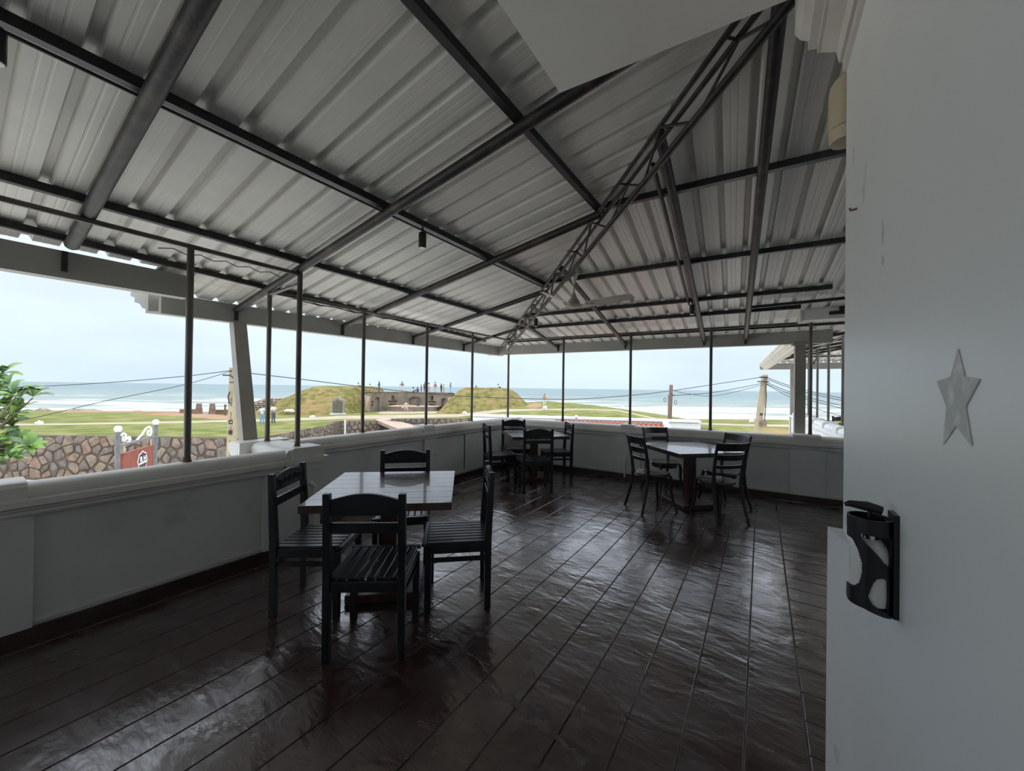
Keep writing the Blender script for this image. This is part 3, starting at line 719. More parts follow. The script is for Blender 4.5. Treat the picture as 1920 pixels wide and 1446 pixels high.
# ---------------- ceiling fan
fc = Vector((-1.72, 3.83, 2.40))
fan = empty('ceiling_fan', fc, world=True, label='cream three-blade ceiling fan hanging from the roof truss', category='fan')
MB().lathe([(.008, .235), (.018, .26), (.040, .33), (.050, .35), (.044, .355), (.01, .35)], fc, 16).build('canopy_cup', M['fan'], fan, True)
MB().tube([fc + Z * .08, fc + Z * .26], .009, 10).build('down_rod', M['fan_dk'], fan, True)
MB().lathe([(.012, .15), (.02, .13), (.035, .09), (.06, .055), (.065, .03), (.064, .012)], fc, 20).build('motor_bell', M['fan_dk'], fan, True)
MB().lathe([(.03, -.018), (.07, -.012), (.095, 0), (.098, .010), (.085, .018), (.05, .02)], fc, 28).build('motor_plate', M['fan'], fan, True)
MB().tube([fc + Z * .34, fc + Z * .42], .012, 8).build('hook', M['steel_black'], fan)
for a in (DR(-12), DR(160), DR(-90)):
    d = Vector((math.cos(a), math.sin(a), 0)); s = Vector((-d.y, d.x, 0)); tilt = (s * .95 - Z * .30)
    m = MB(); pts = [(.16, .045), (.22, .060), (.45, .064), (.66, .056), (.70, .035)]
    vs = []
    for q_, w_ in pts:
        for sg in (-1, 1):
            for th_ in (0, .003): vs.append(fc + d * q_ + tilt * sg * w_ + Z * (th_ - .004))
    fs = []
    for i in range(len(pts) - 1):
        b = i * 4; c = b + 4
        fs += [(b, c, c + 2, b + 2), (b + 1, b + 3, c + 3, c + 1), (b, b + 1, c + 1, c), (b + 2, c + 2, c + 3, b + 3)]
    fs += [(0, 2, 3, 1), (16, 17, 19, 18)]
    bl = m.add(vs, fs).build('blade', M['fan'], fan)
    MB().bar(fc + d * .07 - Z * .004, fc + d * .24 - Z * .008, .035, .005).build('blade_iron', M['fan_dk'], fan)

# ---------------- small black spotlights under the purlins
def spot(p, label, tilt=0.0):
    p = Vector(p); g = empty('spotlight', p, world=True, label=label, category='spotlight', group='black spotlights under the roof')
    MB().tube([p, p + Z * -.05], .008, 8).build('stem', M['spot'], g)
    MB().lathe([(.010, -.04), (.030, -.045), (.032, -.055), (.032, -.165), (.030, -.17)], p, 18).build('housing', M['spot'], g, True)
    MB().lathe([(.026, -.169), (.027, -.172), (.020, -.173), (.001, -.173)], p, 16).build('lens', M['lens'], g)
def lpx(x, y): return (x, y, zl(x) + .04)
spot(lpx(-2.39, 2.24), 'black spotlight over the middle of the left roof slope')
spot(lpx(-2.36, .105), 'black spotlight cut off by the left edge of the picture')
spot(bk(-3.15, -.93, zb(-.93) + .04), 'black spotlight low beside the truss, left of the fan')
spot(bk(-.83, -.93, zb(-.93) + .04), 'black spotlight beside the doubled rafter right of the fan')

# ---------------- fittings on the right-hand wall
lp_ = empty('wall_lamp', (.30, 1.87, 2.44), world=True, label='beige cylinder wall lamp peeping round the wall end', category='lamp')
MB().lathe([(.052, 2.487), (.056, 2.49), (.056, 2.62), (.052, 2.655), (.040, 2.675), (.005, 2.68)], (.262, 1.87, 0), 28).build('shade', M['beige'], lp_, True)
MB().lathe([(.03, 2.437), (.050, 2.44), (.054, 2.452), (.054, 2.486)], (.262, 1.87, 0), 28).build('diffuser', M['beige'], lp_, True)
MB().box((.30, 1.82, 2.55), (.06, .06, .05)).build('bracket', M['beige'], lp_)
dm = empty('dome_lamp', (.14, 1.46, 2.85), world=True, label='pale dome fitting at the top edge beside the cornice', category='lamp')
MB().lathe([(.005, 2.792), (.03, 2.797), (.055, 2.815), (.068, 2.85)], (.130, 1.46, 0), 24).build('dome', M['moulding'], dm, True)
MB().lathe([(.072, 2.840), (.074, 2.85), (.06, 2.851)], (.130, 1.46, 0), 24).build('rim', M['moulding'], dm, True)

# soap bottle in its black cage holder
dc = Vector((.2075, 1.165, 1.020))
hd = empty('bottle_holder', dc, world=True, label='black plastic cage holder screwed to the right wall', category='holder')
R_, H_ = .039, .200
NA, NZ = 168, 130
def inside(poly, x, y):
    c = False; j = len(poly) - 1
    for i in range(len(poly)):
        if (poly[i][1] > y) != (poly[j][1] > y) and x < (poly[j][0] - poly[i][0]) * (y - poly[i][1]) / (poly[j][1] - poly[i][1]) + poly[i][0]: c = not c
        j = i
    return c
def px_n(p): return [((x - 485) / 240, (1245 - y) / 960) for x, y in p]
HOLES = [px_n([(350, 450), (690, 450), (668, 745), (640, 738), (500, 610), (370, 512)]),
         px_n([(585, 855), (520, 880), (485, 930), (455, 1020), (430, 1100), (475, 1160), (560, 1188), (640, 1185), (650, 1000), (640, 870)])]
LEFT = px_n([(60, 520), (285, 540), (335, 640), (370, 760), (372, 880), (345, 1000), (300, 1060), (250, 1090), (60, 1090)])
m = MB(); vs = []; keep = []
for i in range(NZ + 1):
    for j in range(NA):
        a = 2 * math.pi * j / NA
        z = H_ * i / NZ + .018 * (1 - i / NZ) * (0 if i > 4 else 0)
        vs.append((dc.x + R_ * math.cos(a), dc.y + R_ * math.sin(a), dc.z + z - .012 * math.cos(a) * (1 - i / NZ)))
for i in range(NZ):
    for j in range(NA):
        a = 2 * math.pi * (j + .5) / NA; nx = math.cos(a); zz = (i + .5) / NZ
        hole = False
        front = math.sin(a) < 0
        if front and any(inside(p, nx, zz) for p in HOLES): hole = True
        if inside(LEFT, nx, zz) and nx < -.35: hole = True
        if (not front) and .12 < zz < .86 and nx < .55 : hole = abs(nx + .25 - (zz - .5) * .6) > .22
        if not hole: keep.append((i * NA + j, i * NA + (j + 1) % NA, (i + 1) * NA + (j + 1) % NA, (i + 1) * NA + j))
m.add(vs, keep)
cage = m.build('cage', M['black_pl'], hd, True)
sm_ = cage.modifiers.new('solid', 'SOLIDIFY'); sm_.thickness = .0035; sm_.offset = -1
MB().lathe([(.0, .0), (.037, .0), (.038, .004), (.0, .004)], dc + Z * .004, 28).build('floor_plate', M['black_pl'], hd)
MB().box((.2455, 1.160, 1.125), (.009, .050, .222)).build('back_plate', M['black_pl'], hd)
MB().box((.240, 1.165, 1.203), (.012, .040, .026)).build('clamp', M['black_pl'], hd)
bt = empty('soap_bottle', dc + Z * .009, world=True, label='white pump bottle standing inside the black wall holder', category='bottle')
MB().lathe([(.030, .008), (.034, .011), (.0345, .02), (.0345, .115), (.031, .135), (.020, .150), (.012, .153)], dc, 28).build('body', M['white_pl'], bt, True)
MB().lathe([(.015, .150), (.0155, .152), (.0155, .178), (.012, .182), (.005, .183)], dc, 20).build('collar', M['chrome'], bt, True)
MB().tube([dc + Z * .18, dc + Z * .222], .004, 8).build('pump_stem', M['black_pl'], bt)
m = MB(); m.tube([dc + Vector((.02, .0, .216)), dc + Vector((-.005, 0, .222)), dc + Vector((-.036, -.004, .224)), dc + Vector((-.044, -.004, .220))], [.010, .011, .007, .004], 10)
m.build('pump_head', M['black_pl'], bt, True)

# ================================================================ OUTDOORS
RO = Matrix((RGT, FWD, Z)).transposed().to_4x4()
def local_od(name, m, mt, **tags):
    """mesh given in (sideways, distance, height) coordinates, object turned to match"""
    o = m.build(name, mt, None, **tags); o.matrix_world = RO; return o

# sea and street
m = MB(); R0 = 9000; ring = [(60 * 1.0, 0)]
pts = [0, 40, 80, 120, 200, 400, 1000, 3000, R0]
vs = []; fs = []; n = 48
for i, r in enumerate(pts[1:]):
    for k in range(n): vs.append((r * math.cos(2 * math.pi * k / n), r * math.sin(2 * math.pi * k / n), -6.0))
for i in range(len(pts) - 2):
    for k in range(n): fs.append((i * n + k, i * n + (k + 1) % n, (i + 1) * n + (k + 1) % n, (i + 1) * n + k))
fs.append(tuple(range(n)))
local_od('sea', m.add(vs, fs), M['sea'], **ST())
m = MB(); m.box((0, -38, -4.6), (260, 128, .5)); local_od('street', m, M['street'], **ST())

# land: rows of (distance, picture row) per picture column, turned into ground positions
LAND = [
    (-260, (23, 813), (29, 798), (31, 794), (57, 768)), (60, (22.9, 815.5), (29.3, 798), (31, 795), (57, 770)),
    (280, (22.8, 818), (31, 795), (33, 791.5), (56, 771)), (430, (22.8, 820), (35, 791.5), (37.5, 788), (56, 774)),
    (476, (22.3, 823), (36, 791), (38.5, 787), (57, 775)), (540, (26, 812), (38, 789), (41, 785), (58, 776)),
    (622, (33, 796), (41, 787), (45, 781.5), (62, 775)), (640, (35, 789.5), (42, 786), (46, 780), (66, 772)),
    (715, (38.5, 789), (42.5, 785.5), (50, 779), (80, 766)), (860, (42, 785), (44, 782), (52, 776.5), (80, 766)),
    (940, (40, 782), (45, 772.8), (52, 768), (80, 757)), (1030, (36, 782), (43, 769.5), (45.5, 766.8), (60, 752.5)),
    (1110, (34, 785), (41, 769.5), (43, 767), (56, 760)), (1160, (34, 788), (40, 771.5), (42, 769), (54, 766.2)),
    (1233, (34, 795), (40, 787), (42, 785), (52, 776.6)), (1288, (34, 800), (41, 794.5), (43, 792), (52, 786)),
    (1400, (33, 813), (40, 799.5), (42, 796), (55, 786)), (1500, (33, 815), (40, 801), (42, 797), (55, 788)), (2100, (33, 822), (40, 806), (42, 802), (55, 792))]
def land_row(i, k):
    px, rows = LAND[i][0], LAND[i][1:]
    D, y = rows[k]; return Vector((so(px, D), D, zat(px, y, D)))
def lerp_cols(k, per=6):
    out_ = []
    for i in range(len(LAND) - 1):
        a, b = land_row(i, k), land_row(i + 1, k)
        out_ += [a.lerp(b, q / per) for q in range(per)]
    return out_ + [land_row(len(LAND) - 1, k)]
rows = [lerp_cols(k) for k in range(4)]
def strip(ra, rb, nsub, dz0=0, dz1=0, bumpy=0.0):
    m = MB(); nC = len(ra); vs = []; fs = []
    for s_ in range(nsub + 1):
        f_ = s_ / nsub
        for a, b in zip(ra, rb):
            p = a.lerp(b, f_); p.z += dz0 + (dz1 - dz0) * f_
            if bumpy and 0 < s_ < nsub: p.z += bumpy * (math.sin(p.x * .31) * math.cos(p.y * .23 + p.x * .11))
            vs.append(tuple(p))
    for s_ in range(nsub):
        for i in range(nC - 1): fs.append((s_ * nC + i, s_ * nC + i + 1, (s_ + 1) * nC + i + 1, (s_ + 1) * nC + i))
    return m.add(vs, fs)
bank = [Vector((p.x * 1.10, p.y + 7, -6.6)) for p in rows[3]]
sk = [Vector((p.x, p.y, -5.0)) for p in rows[0]]
m = strip(rows[0], rows[1], 6, bumpy=.04); g2 = strip(rows[2], rows[3], 14, bumpy=.06)
local_od('grass_field', m, M['grass'], **ST())
local_od('grass_field_far', g2, M['grass'], **ST())
local_od('footpath', strip(rows[1], rows[2], 3), M['path'], **ST())
local_od('sand_bank', strip(rows[3], bank, 3), M['sand'], **ST())
local_od('earth_face', strip(sk, rows[0], 1), M['mortar'], **ST())

# bare red earth leading to the sea gate
def ground_z(S, D):
    best = None
    for i in range(len(LAND) - 1):
        a = [land_row(i, k) for k in range(4)]; b = [land_row(i + 1, k) for k in range(4)]
        for k in range(3):
            for tri in ((a[k], b[k], b[k + 1]), (a[k], b[k + 1], a[k + 1])):
                (x1, y1, z1), (x2, y2, z2), (x3, y3, z3) = tri
                dt = (y2 - y3) * (x1 - x3) + (x3 - x2) * (y1 - y3)
                if abs(dt) < 1e-9: continue
                l1 = ((y2 - y3) * (S - x3) + (x3 - x2) * (D - y3)) / dt; l2 = ((y3 - y1) * (S - x3) + (x1 - x3) * (D - y3)) / dt
                if l1 >= -.001 and l2 >= -.001 and l1 + l2 <= 1.001: return l1 * z1 + l2 * z2 + (1 - l1 - l2) * z3
    return -2.6
def patch(name, pts_px, mt, dz=.10):
    P_ = [(so(px, D), D) for px, D in pts_px]; n_ = len(P_)
    cx = sum(p[0] for p in P_) / n_; cy = sum(p[1] for p in P_) / n_
    vs = [(cx, cy, ground_z(cx, cy) + dz)]; rings = 4
    for r_ in range(1, rings + 1):
        f_ = r_ / rings
        for k in range(n_):
            for h_ in range(3):
                a, b = P_[k], P_[(k + 1) % n_]; x = a[0] + (b[0] - a[0]) * h_ / 3; y = a[1] + (b[1] - a[1]) * h_ / 3
                x = cx + (x - cx) * f_; y = cy + (y - cy) * f_; vs.append((x, y, ground_z(x, y) + dz * (1 if r_ < rings else -.3)))
    c = n_ * 3; fs = [(0, 1 + k, 1 + (k + 1) % c) for k in range(c)]
    for r_ in range(rings - 1):
        for k in range(c): fs.append((1 + r_ * c + k, 1 + r_ * c + (k + 1) % c, 1 + (r_ + 1) * c + (k + 1) % c, 1 + (r_ + 1) * c + k))
    local_od(name, MB().add(vs, fs), mt, **ST())
patch('dirt_track', [(262, 47), (330, 42), (395, 38.5), (450, 39.5), (440, 44), (410, 48), (400, 52), (375, 52), (365, 48), (310, 50)], M['dirt'])
patch('dirt_patch', [(120, 50), (250, 51), (360, 53), (360, 55), (240, 54.5), (100, 54)], M['dirt'])
patch('dirt_patch_right', [(985, 52), (1000, 48), (1018, 49), (1016, 56), (1000, 58)], M['dirt'])
patch('dirt_strip_right', [(1290, 50), (1400, 50.5), (1520, 51), (1520, 54), (1400, 53.6), (1290, 51.4)], M['dirt'], .05)

# ---------------- dry-laid stone walls, stone by stone
def clip(poly, nx, ny, c):
    o_ = []
    for i in range(len(poly)):
        a, b = poly[i], poly[(i + 1) % len(poly)]
        da = a[0] * nx + a[1] * ny - c; db = b[0] * nx + b[1] * ny - c
        if da <= 0: o_.append(a)
        if (da < 0 < db) or (db < 0 < da):
            t_ = da / (da - db); o_.append((a[0] + (b[0] - a[0]) * t_, a[1] + (b[1] - a[1]) * t_))
    return o_
def stone_wall(name, label, line, depth, cell, group=None, stuff=False, seed=3):
    """line = [(S, D, ztop)...]; stones fill depth metres below the top"""
    rnd = random.Random(seed)
    P_ = [Vector(p) for p in line]; acc = [0]
    for a, b in zip(P_, P_[1:]): acc.append(acc[-1] + math.hypot(b.x - a.x, b.y - a.y))
    Ln = acc[-1]
    def at_(s_, h_, o_):
        for i in range(len(P_) - 1):
            if s_ <= acc[i + 1] or i == len(P_) - 2:
                f_ = (s_ - acc[i]) / (acc[i + 1] - acc[i]); p = P_[i].lerp(P_[i + 1], f_)
                d = (P_[i + 1] - P_[i]); d.z = 0; d.normalize(); nrm = Vector((d.y, -d.x, 0))
                return Vector((p.x, p.y, p.z - h_)) + nrm * o_
    root = empty(name, sd(P_[0].x, P_[0].y, P_[0].z - depth), label=label, category='wall', group=group)
    inv = root.location
    core = MB(); vs = []; fs = []
    ns = max(2, int(Ln / 1.5))
    for i in range(ns + 1):
        s_ = Ln * i / ns
        for h_, o_ in ((depth, 0), (0, 0), (0, -.35), (depth, -.35)): vs.append(at_(s_, h_, o_))
    for i in range(ns):
        for k in range(4): fs.append((i * 4 + k, i * 4 + (k + 1) % 4, i * 4 + 4 + (k + 1) % 4, i * 4 + 4 + k))
    def W3(p): q_ = RGT * p.x + FWD * p.y; return (q_.x - inv.x, q_.y - inv.y, p.z - inv.z)
    core.add([W3(v) for v in vs], fs).build('core', M['mortar'], root)
    nx_, ny_ = int(Ln / cell), max(2, int(depth / (cell * .72)))
    seeds = {}
    for i in range(-1, nx_ + 1):
        for j in range(-1, ny_ + 1):
            seeds[i, j] = ((i + .5 + rnd.uniform(-.42, .42) + (.5 if j % 2 else 0)) * Ln / nx_, (j + .5 + rnd.uniform(-.38, .38)) * depth / ny_)
    big = MB() if stuff else None
    for i in range(nx_):
        for j in range(ny_):
            c = seeds[i, j]; w_ = cell * 1.6
            poly = [(max(0, c[0] - w_), max(0, c[1] - w_)), (min(Ln, c[0] + w_), max(0, c[1] - w_)), (min(Ln, c[0] + w_), min(depth, c[1] + w_)), (max(0, c[0] - w_), min(depth, c[1] + w_))]
            for di in (-2, -1, 0, 1, 2):
                for dj in (-2, -1, 0, 1, 2):
                    o_ = seeds.get((i + di, j + dj))
                    if (di or dj) and o_ and poly:
                        vx, vy = o_[0] - c[0], o_[1] - c[1]; l_ = math.hypot(vx, vy) or 1e-6
                        poly = clip(poly, vx / l_, vy / l_, (c[0] * vx + c[1] * vy) / l_ + l_ / 2 - cell * .035)
            if len(poly) < 3: continue
            gx = sum(p[0] for p in poly) / len(poly); gy = sum(p[1] for p in poly) / len(poly)
            # round the corners: cut each corner by midpoints
            rp = []
            for k in range(len(poly)):
                a, b = poly[k], poly[(k + 1) % len(poly)]
                rp += [(a[0] * .84 + b[0] * .16, a[1] * .84 + b[1] * .16), (a[0] * .16 + b[0] * .84, a[1] * .16 + b[1] * .84)]
            k_ = rnd.uniform(.66, 1.02); rp = [(gx + (x - gx) * k_, gy + (y - gy) * k_) for x, y in rp]
            pr_ = rnd.uniform(.05, .11) * min(1, cell / .4); n_ = len(rp)
            vs = [W3(at_(x, y, -.02)) for x, y in rp] + [W3(at_(x, y, pr_ * .7)) for x, y in rp] + [W3(at_(gx + (x - gx) * .66, gy + (y - gy) * .66, pr_)) for x, y in rp]
            fs = [(k, (k + 1) % n_, n_ + (k + 1) % n_, n_ + k) for k in range(n_)] + [(n_ + k, n_ + (k + 1) % n_, 2 * n_ + (k + 1) % n_, 2 * n_ + k) for k in range(n_)] + [tuple(2 * n_ + k for k in range(n_))]
            mt = M[rnd.choice(['stone1', 'stone2', 'stone1', 'stone3'])] if j < ny_ * .68 else M[rnd.choice(['stone2', 'stone3', 'stone3'])]
            if stuff: big.add(vs, fs)
            else: MB().add(vs, fs).build('stone', mt, root)
    if stuff: big.build('stone_facing', M['stone2'], root, kind='stuff')
    return root
def L3(px, D, y): return (so(px, D), D - .32, zat(px, y, D))
stone_wall('stone_wall', 'brown rubble retaining wall behind the hanging sign', [L3(0, 22.9, 815), L3(60, 22.9, 815.5), L3(280, 22.8, 818), L3(452, 22.5, 821.5)], 2.6, .62, seed=4)
stone_wall('stone_wall', 'rubble wall edging the lawn, running away from the slanting pillar', [L3(454, 22.5, 821.5), L3(476, 22.3, 823), L3(540, 26, 812), L3(624, 33.2, 795.6)], 1.3, .5, seed=5)
stone_wall('stone_wall', 'rubble wall facing us below the grey plaque', [L3(625, 33.4, 795), L3(634, 35, 789.5), L3(716, 38.4, 789)], 1.7, .55, seed=6)
stone_wall('stone_wall', 'rubble wall beyond the ramp below the curved stage', [L3(737, 39.2, 785.5), L3(800, 40.4, 785.2), L3(880, 41.2, 785)], 1.5, .6, seed=7)
# ramp of pale paving between the two walls
m = MB(); q = [L3(706, 38.8, 786.5), L3(728, 41.4, 783.5), L3(812, 36, 806), L3(770, 32, 812)]
m.add([Vector(p) for p in q] + [Vector(p) - Z * .3 for p in q], [(0, 1, 2, 3), (0, 4, 5, 1), (1, 5, 6, 2), (2, 6, 7, 3), (3, 7, 4, 0)])
local_od('ramp', m, M['concrete_lt'], **ST())
o_ = empty('drain_pipe', out_pt(648, 815, 34.9), world=True, label='white drain pipe down the rubble wall below the plaque', category='pipe')
MB().tube([out_pt(648, 788.5, 34.9), out_pt(648, 816, 34.9)], .075, 8).build('pipe', M['sign_white'], o_)
MB().tube([out_pt(648, 788.0, 34.9), out_pt(648, 788.8, 34.9)], .10, 8).build('collar', M['sign_white'], o_)

# ---------------- grassy mounds
def mound(name, label, S0, S1, T0, T1, D0, D1, E0, E1, ztop, zbase):
    m = MB(); nS, nD = 56, 40; vs = []; fs = []
    def sm(a): a = max(0, min(1, a)); return a * a * (3 - 2 * a)
    for j in range(nD + 1):
        D = D0 + (D1 - D0) * j / nD
        for i in range(nS + 1):
            S = S0 + (S1 - S0) * i / nS
            fx = min((S - S0) / (T0 - S0), (S1 - S) / (S1 - T1), 1); fy = min((D - D0) / (E0 - D0), (D1 - D) / (D1 - E1), 1)
            f_ = max(0, min(fx, 1)) ; g_ = max(0, min(fy, 1))
            h_ = (1 - (1 - f_) ** 1.7) * (1 - (1 - g_) ** 1.5)
            z = zbase + (ztop - zbase) * h_ + .10 * math.sin(S * 1.3 + D * .7) * math.sin(D * .9 - S * .4) * min(1, h_ * 3) * .6
            vs.append((S, D, z - (.25 if h_ == 0 else 0)))
    for j in range(nD):
        for i in range(nS): fs.append((j * (nS + 1) + i, j * (nS + 1) + i + 1, (j + 1) * (nS + 1) + i + 1, (j + 1) * (nS + 1) + i))
    o = m.add(vs, fs).build(name, M['mound'], None, True, label=label, category='mound'); o.matrix_world = RO
    return o
mound('grassy_mound', 'grassy earth mound left of the curved stage, grey plaque at its foot', -37.4, -22.4, -30.2, -24.6, 50.5, 76, 60, 70, 1.35, -2.75)
mound('grassy_mound', 'grassy earth mound right of the curved stage', -11.2, 3.7, -7.2, -1.3, 51, 78, 60, 70, 1.42, -2.6)

# ---------------- open-air stage between the mounds
sc_ = so(771, 61); ac = sd(sc_, 60, -2.85)
stg = empty('amphitheatre', ac, world=True, label='weathered concrete stage with a curved niche wall between the mounds', category='stage')
RX, RY = 6.2, 4.6; ZT, ZB = .42, -2.95
def arc(a, k=1.0): return (sc_ + RX * k * math.cos(a), 60.2 + RY * k * math.sin(a))
NW = 40; vs = []; fs = []
for i in range(NW + 1):
    a = math.pi * i / NW
    for k, z in ((1, ZB), (1, ZT), (1.10, ZT), (1.10, ZB)):
        s_, d_ = arc(a, k); vs.append(sd(s_, d_, z))
for i in range(NW):
    for k in range(4): fs.append((i * 4 + k, i * 4 + (k + 1) % 4, i * 4 + 4 + (k + 1) % 4, i * 4 + 4 + k))
fs += [(0, 3, 2, 1), (NW * 4, NW * 4 + 1, NW * 4 + 2, NW * 4 + 3)]
bw = MB().add(vs, fs).build('back_wall', M['concrete'], stg)
def arch_cutter(a, w, z0, z1, arched=True):
    s_, d_ = arc(a, 1.0); t_ = Vector((-RX * math.sin(a), RY * math.cos(a), 0)).normalized()
    n_ = Vector((t_.y, -t_.x, 0))
    if n_.dot(Vector((sc_ - s_, 60.2 - d_, 0))) < 0: n_ = -n_
    p = [(-w / 2, z0), (w / 2, z0)]
    if arched: p += [(w / 2 * math.cos(q_), z1 - w / 2 * .6 + w / 2 * .6 * math.sin(q_)) for q_ in [math.pi * k / 8 for k in range(9)]]
    else: p += [(w / 2, z1), (-w / 2, z1)]
    W_ = lambda v: RGT * v.x + FWD * v.y
    o = sd(s_, d_, 0) + W_(n_) * .25
    return MB().prism(p, o, W_(t_), Z, W_(-n_), .55)
cut = MB()
for a, w_, z0, z1 in ((DR(158), .95, -2.75, -.35), (DR(93), 1.9, -1.85, -.25), (DR(36), 1.5, -1.85, -.35)):
    c = arch_cutter(a, w_, z0, z1); cut.add(c.v, c.f)
for a in (DR(172), DR(128), DR(64), DR(18)):
    for w_, z0, z1 in ((1.5, -1.25, -.95), (.42, -.9, -.1), (1.1, -1.75, -1.45)):
        c = arch_cutter(a, w_ * (.5 if a > 2.9 or a < .4 else 1), z0, z1, False); cut.add(c.v, c.f)
co = cut.build('cutter', M['concrete']); bo = bw.modifiers.new('niches', 'BOOLEAN'); bo.object = co; bo.operation = 'DIFFERENCE'; bo.solver = 'EXACT'; bo.use_self = True
bpy.context.view_layer.update()
dgr = bpy.context.evaluated_depsgraph_get(); nm_ = bpy.data.meshes.new_from_object(bw.evaluated_get(dgr))
bw.modifiers.clear(); old = bw.data; bw.data = nm_; bpy.data.objects.remove(co)
# rim, wing walls, platform, steps, block
m = MB(); vs = []; fs = []
for i in range(NW + 1):
    for k, z in ((.985, ZT), (.985, ZT + .12), (1.12, ZT + .12), (1.12, ZT)):
        s_, d_ = arc(math.pi * i / NW, k); vs.append(sd(s_, d_, z))
for i in range(NW):
    for k in range(4): fs.append((i * 4 + k, i * 4 + (k + 1) % 4, i * 4 + 4 + (k + 1) % 4, i * 4 + 4 + k))
m.add(vs, fs).build('rim', M['concrete'], stg)
for sg in (-1, 1):
    m = MB(); s0 = sc_ + sg * RX
    q = [(s0, 60.6, ZT + .1), (s0 + sg * .95, 60.6, ZT + .1), (s0 + sg * .95, 60.6, ZB - .2), (s0, 60.6, ZB - .2),
         (s0 - .2, 58.7, ZB + .45), (s0 + sg * 1.0 - .2, 58.7, ZB + .45), (s0 + sg * 1.0 - .2, 58.7, ZB - .2), (s0 - .2, 58.7, ZB - .2)]
    m.add([sd(*p) for p in q], [(0, 1, 5, 4), (4, 5, 6, 7), (0, 4, 7, 3), (1, 2, 6, 5), (0, 3, 2, 1), (3, 7, 6, 2)]).build('wing_wall', M['concrete_lt'], stg)
def half_disc(name, k, z0, z1, d0, mt):
    p = [(sc_ + .5 + RX * k * math.cos(a), d0 - 2.2 * k * math.sin(a)) for a in [math.pi * i / 20 for i in range(21)]]
    p += [(sc_ + .5 - RX * k, d0 + 3.2), (sc_ + .5 + RX * k, d0 + 3.2)]
    n_ = len(p); vs = [sd(a, b, z0) for a, b in p] + [sd(a, b, z1) for a, b in p]
    fs = [(k_, (k_ + 1) % n_, n_ + (k_ + 1) % n_, n_ + k_) for k_ in range(n_)] + [tuple(range(n_)), tuple(range(2 * n_ - 1, n_ - 1, -1))]
    MB().add(vs, fs).build(name, mt, stg)
half_disc('step', .66, -3.1, -2.38, 60.2, M['concrete']); half_disc('platform', .62, -2.38, -1.80, 60.6, M['concrete']); half_disc('platform_slab', .64, -1.80, -1.66, 60.6, M['concrete_lt'])
p = sd(so(784.5, 61.5), 61.5, -1.16); MB().box(p, (.42, .4, 1.0), RO.to_3x3()).build('lectern_block', M['dark_block'], stg)
patch('stage_floor', [(712, 54), (845, 55), (842, 60.2), (705, 60.2)], M['path'], .12)

# grey plaque in front of the left mound
pl = empty('plaque', out_pt(634, 777, 50.6), world=True, label='grey stone plaque with a shaped top below the left mound', category='plaque')
pw = [(-.78, 0), (.78, 0), (.78, 1.85), (.45, 1.95), (.3, 2.12), (0, 2.22), (-.3, 2.12), (-.45, 1.95), (-.78, 1.85)]
o0 = out_pt(634, 776.5, 50.4); MB().prism(pw, o0, RGT, Z, FWD, .25).build('tablet', M['plaque'], pl)
MB().box(o0 + FWD * .12 + Z * -.06, (1.95, .5, .3), RO.to_3x3()).build('foot', M['sign_white'], pl)
MB().prism([(x * .84, .15 + y * .80) for x, y in pw], o0 - FWD * .02, RGT, Z, FWD, .03).build('inscription_panel', M['stone1'], pl)

# sea-gate piers, low gate walls, markers, rocks
for i, (px, lab) in enumerate(((374, 'left tapered stone pier of the sea gate'), (399, 'right tapered stone pier of the sea gate'))):
    b = out_pt(px, 780.5, 48); g = empty('gate_pier', b, label=lab, category='pier', group='piers of the sea gate')
    MB().lathe([(.42, 0), (.36, .9), (.28, 1.45)], (0, 0, 0), 4).build('shaft', M['stone3'], g)
    MB().lathe([(.31, 1.45), (.31, 1.55), (.24, 1.60)], (0, 0, 0), 4).build('cap', M['rock'], g)
def rock(name, p, sx, sy, sz, label, mt='rock', seed=1, cat='rock', group=None):
    rnd = random.Random(seed); bm = bmesh.new(); bmesh.ops.create_icosphere(bm, subdivisions=2, radius=1)
    for v in bm.verts:
        k = 1 + rnd.uniform(-.18, .18); v.co = Vector((v.co.x * sx * k, v.co.y * sy * k, max(-.3, v.co.z) * sz * k))
    me = bpy.data.meshes.new(name); bm.to_mesh(me); bm.free(); me.materials.append(M[mt])
    o = bpy.data.objects.new(name, me); COL.objects.link(o); o.location = p; o.rotation_euler = (0, 0, math.atan2(RGT.y, RGT.x)); o['label'] = label; o['category'] = cat
    if group: o['group'] = group
    return o
for px, y, sx, sz, lab in ((160, 773, 3.6, .8, 'low dark rock at the water edge, farthest left'), (78, 772, 2.2, .7, 'dark rock in the surf beside the leafy tree'), (206, 762, 1.2, .5, 'small dark rock showing in the surf'), (320, 764, 4.2, .8, 'flat dark rock awash left of the sea gate'), (255, 773, 2.4, .6, 'low brown rock below the surf line')):
    D = 5.2 * F_PX / (y - hor(px)) if y < 768 else 90; D = min(max(D, 84), 112); rock('sea_rock', sd(so(px, D), D, -6.0), sx, sx * .5, sz * 1.6, lab, seed=int(px), group='rocks in the surf')
for k, (px0, px1, D) in enumerate(((340, 366, 49.2), (407.5, 436, 49.2))):
    a, b = sd(so(px0, D), D, -2.6), sd(so(px1, D), D, -2.6)
    g = empty('gate_wall', a, world=True, label=('low reddish wall left of the sea gate', 'low reddish wall right of the sea gate')[k], category='wall', group='low walls of the sea gate')
    MB().bar(a + Z * .28, b + Z * .28, .4, .75).build('masonry', M['dirt'], g); MB().bar(a + Z * .70, b + Z * .70, .5, .12).build('coping', M['rock'], g)
o = out_pt(423, 780, 46); g = empty('marker_post', o, label='short brown marker post beside the sea gate', category='post')
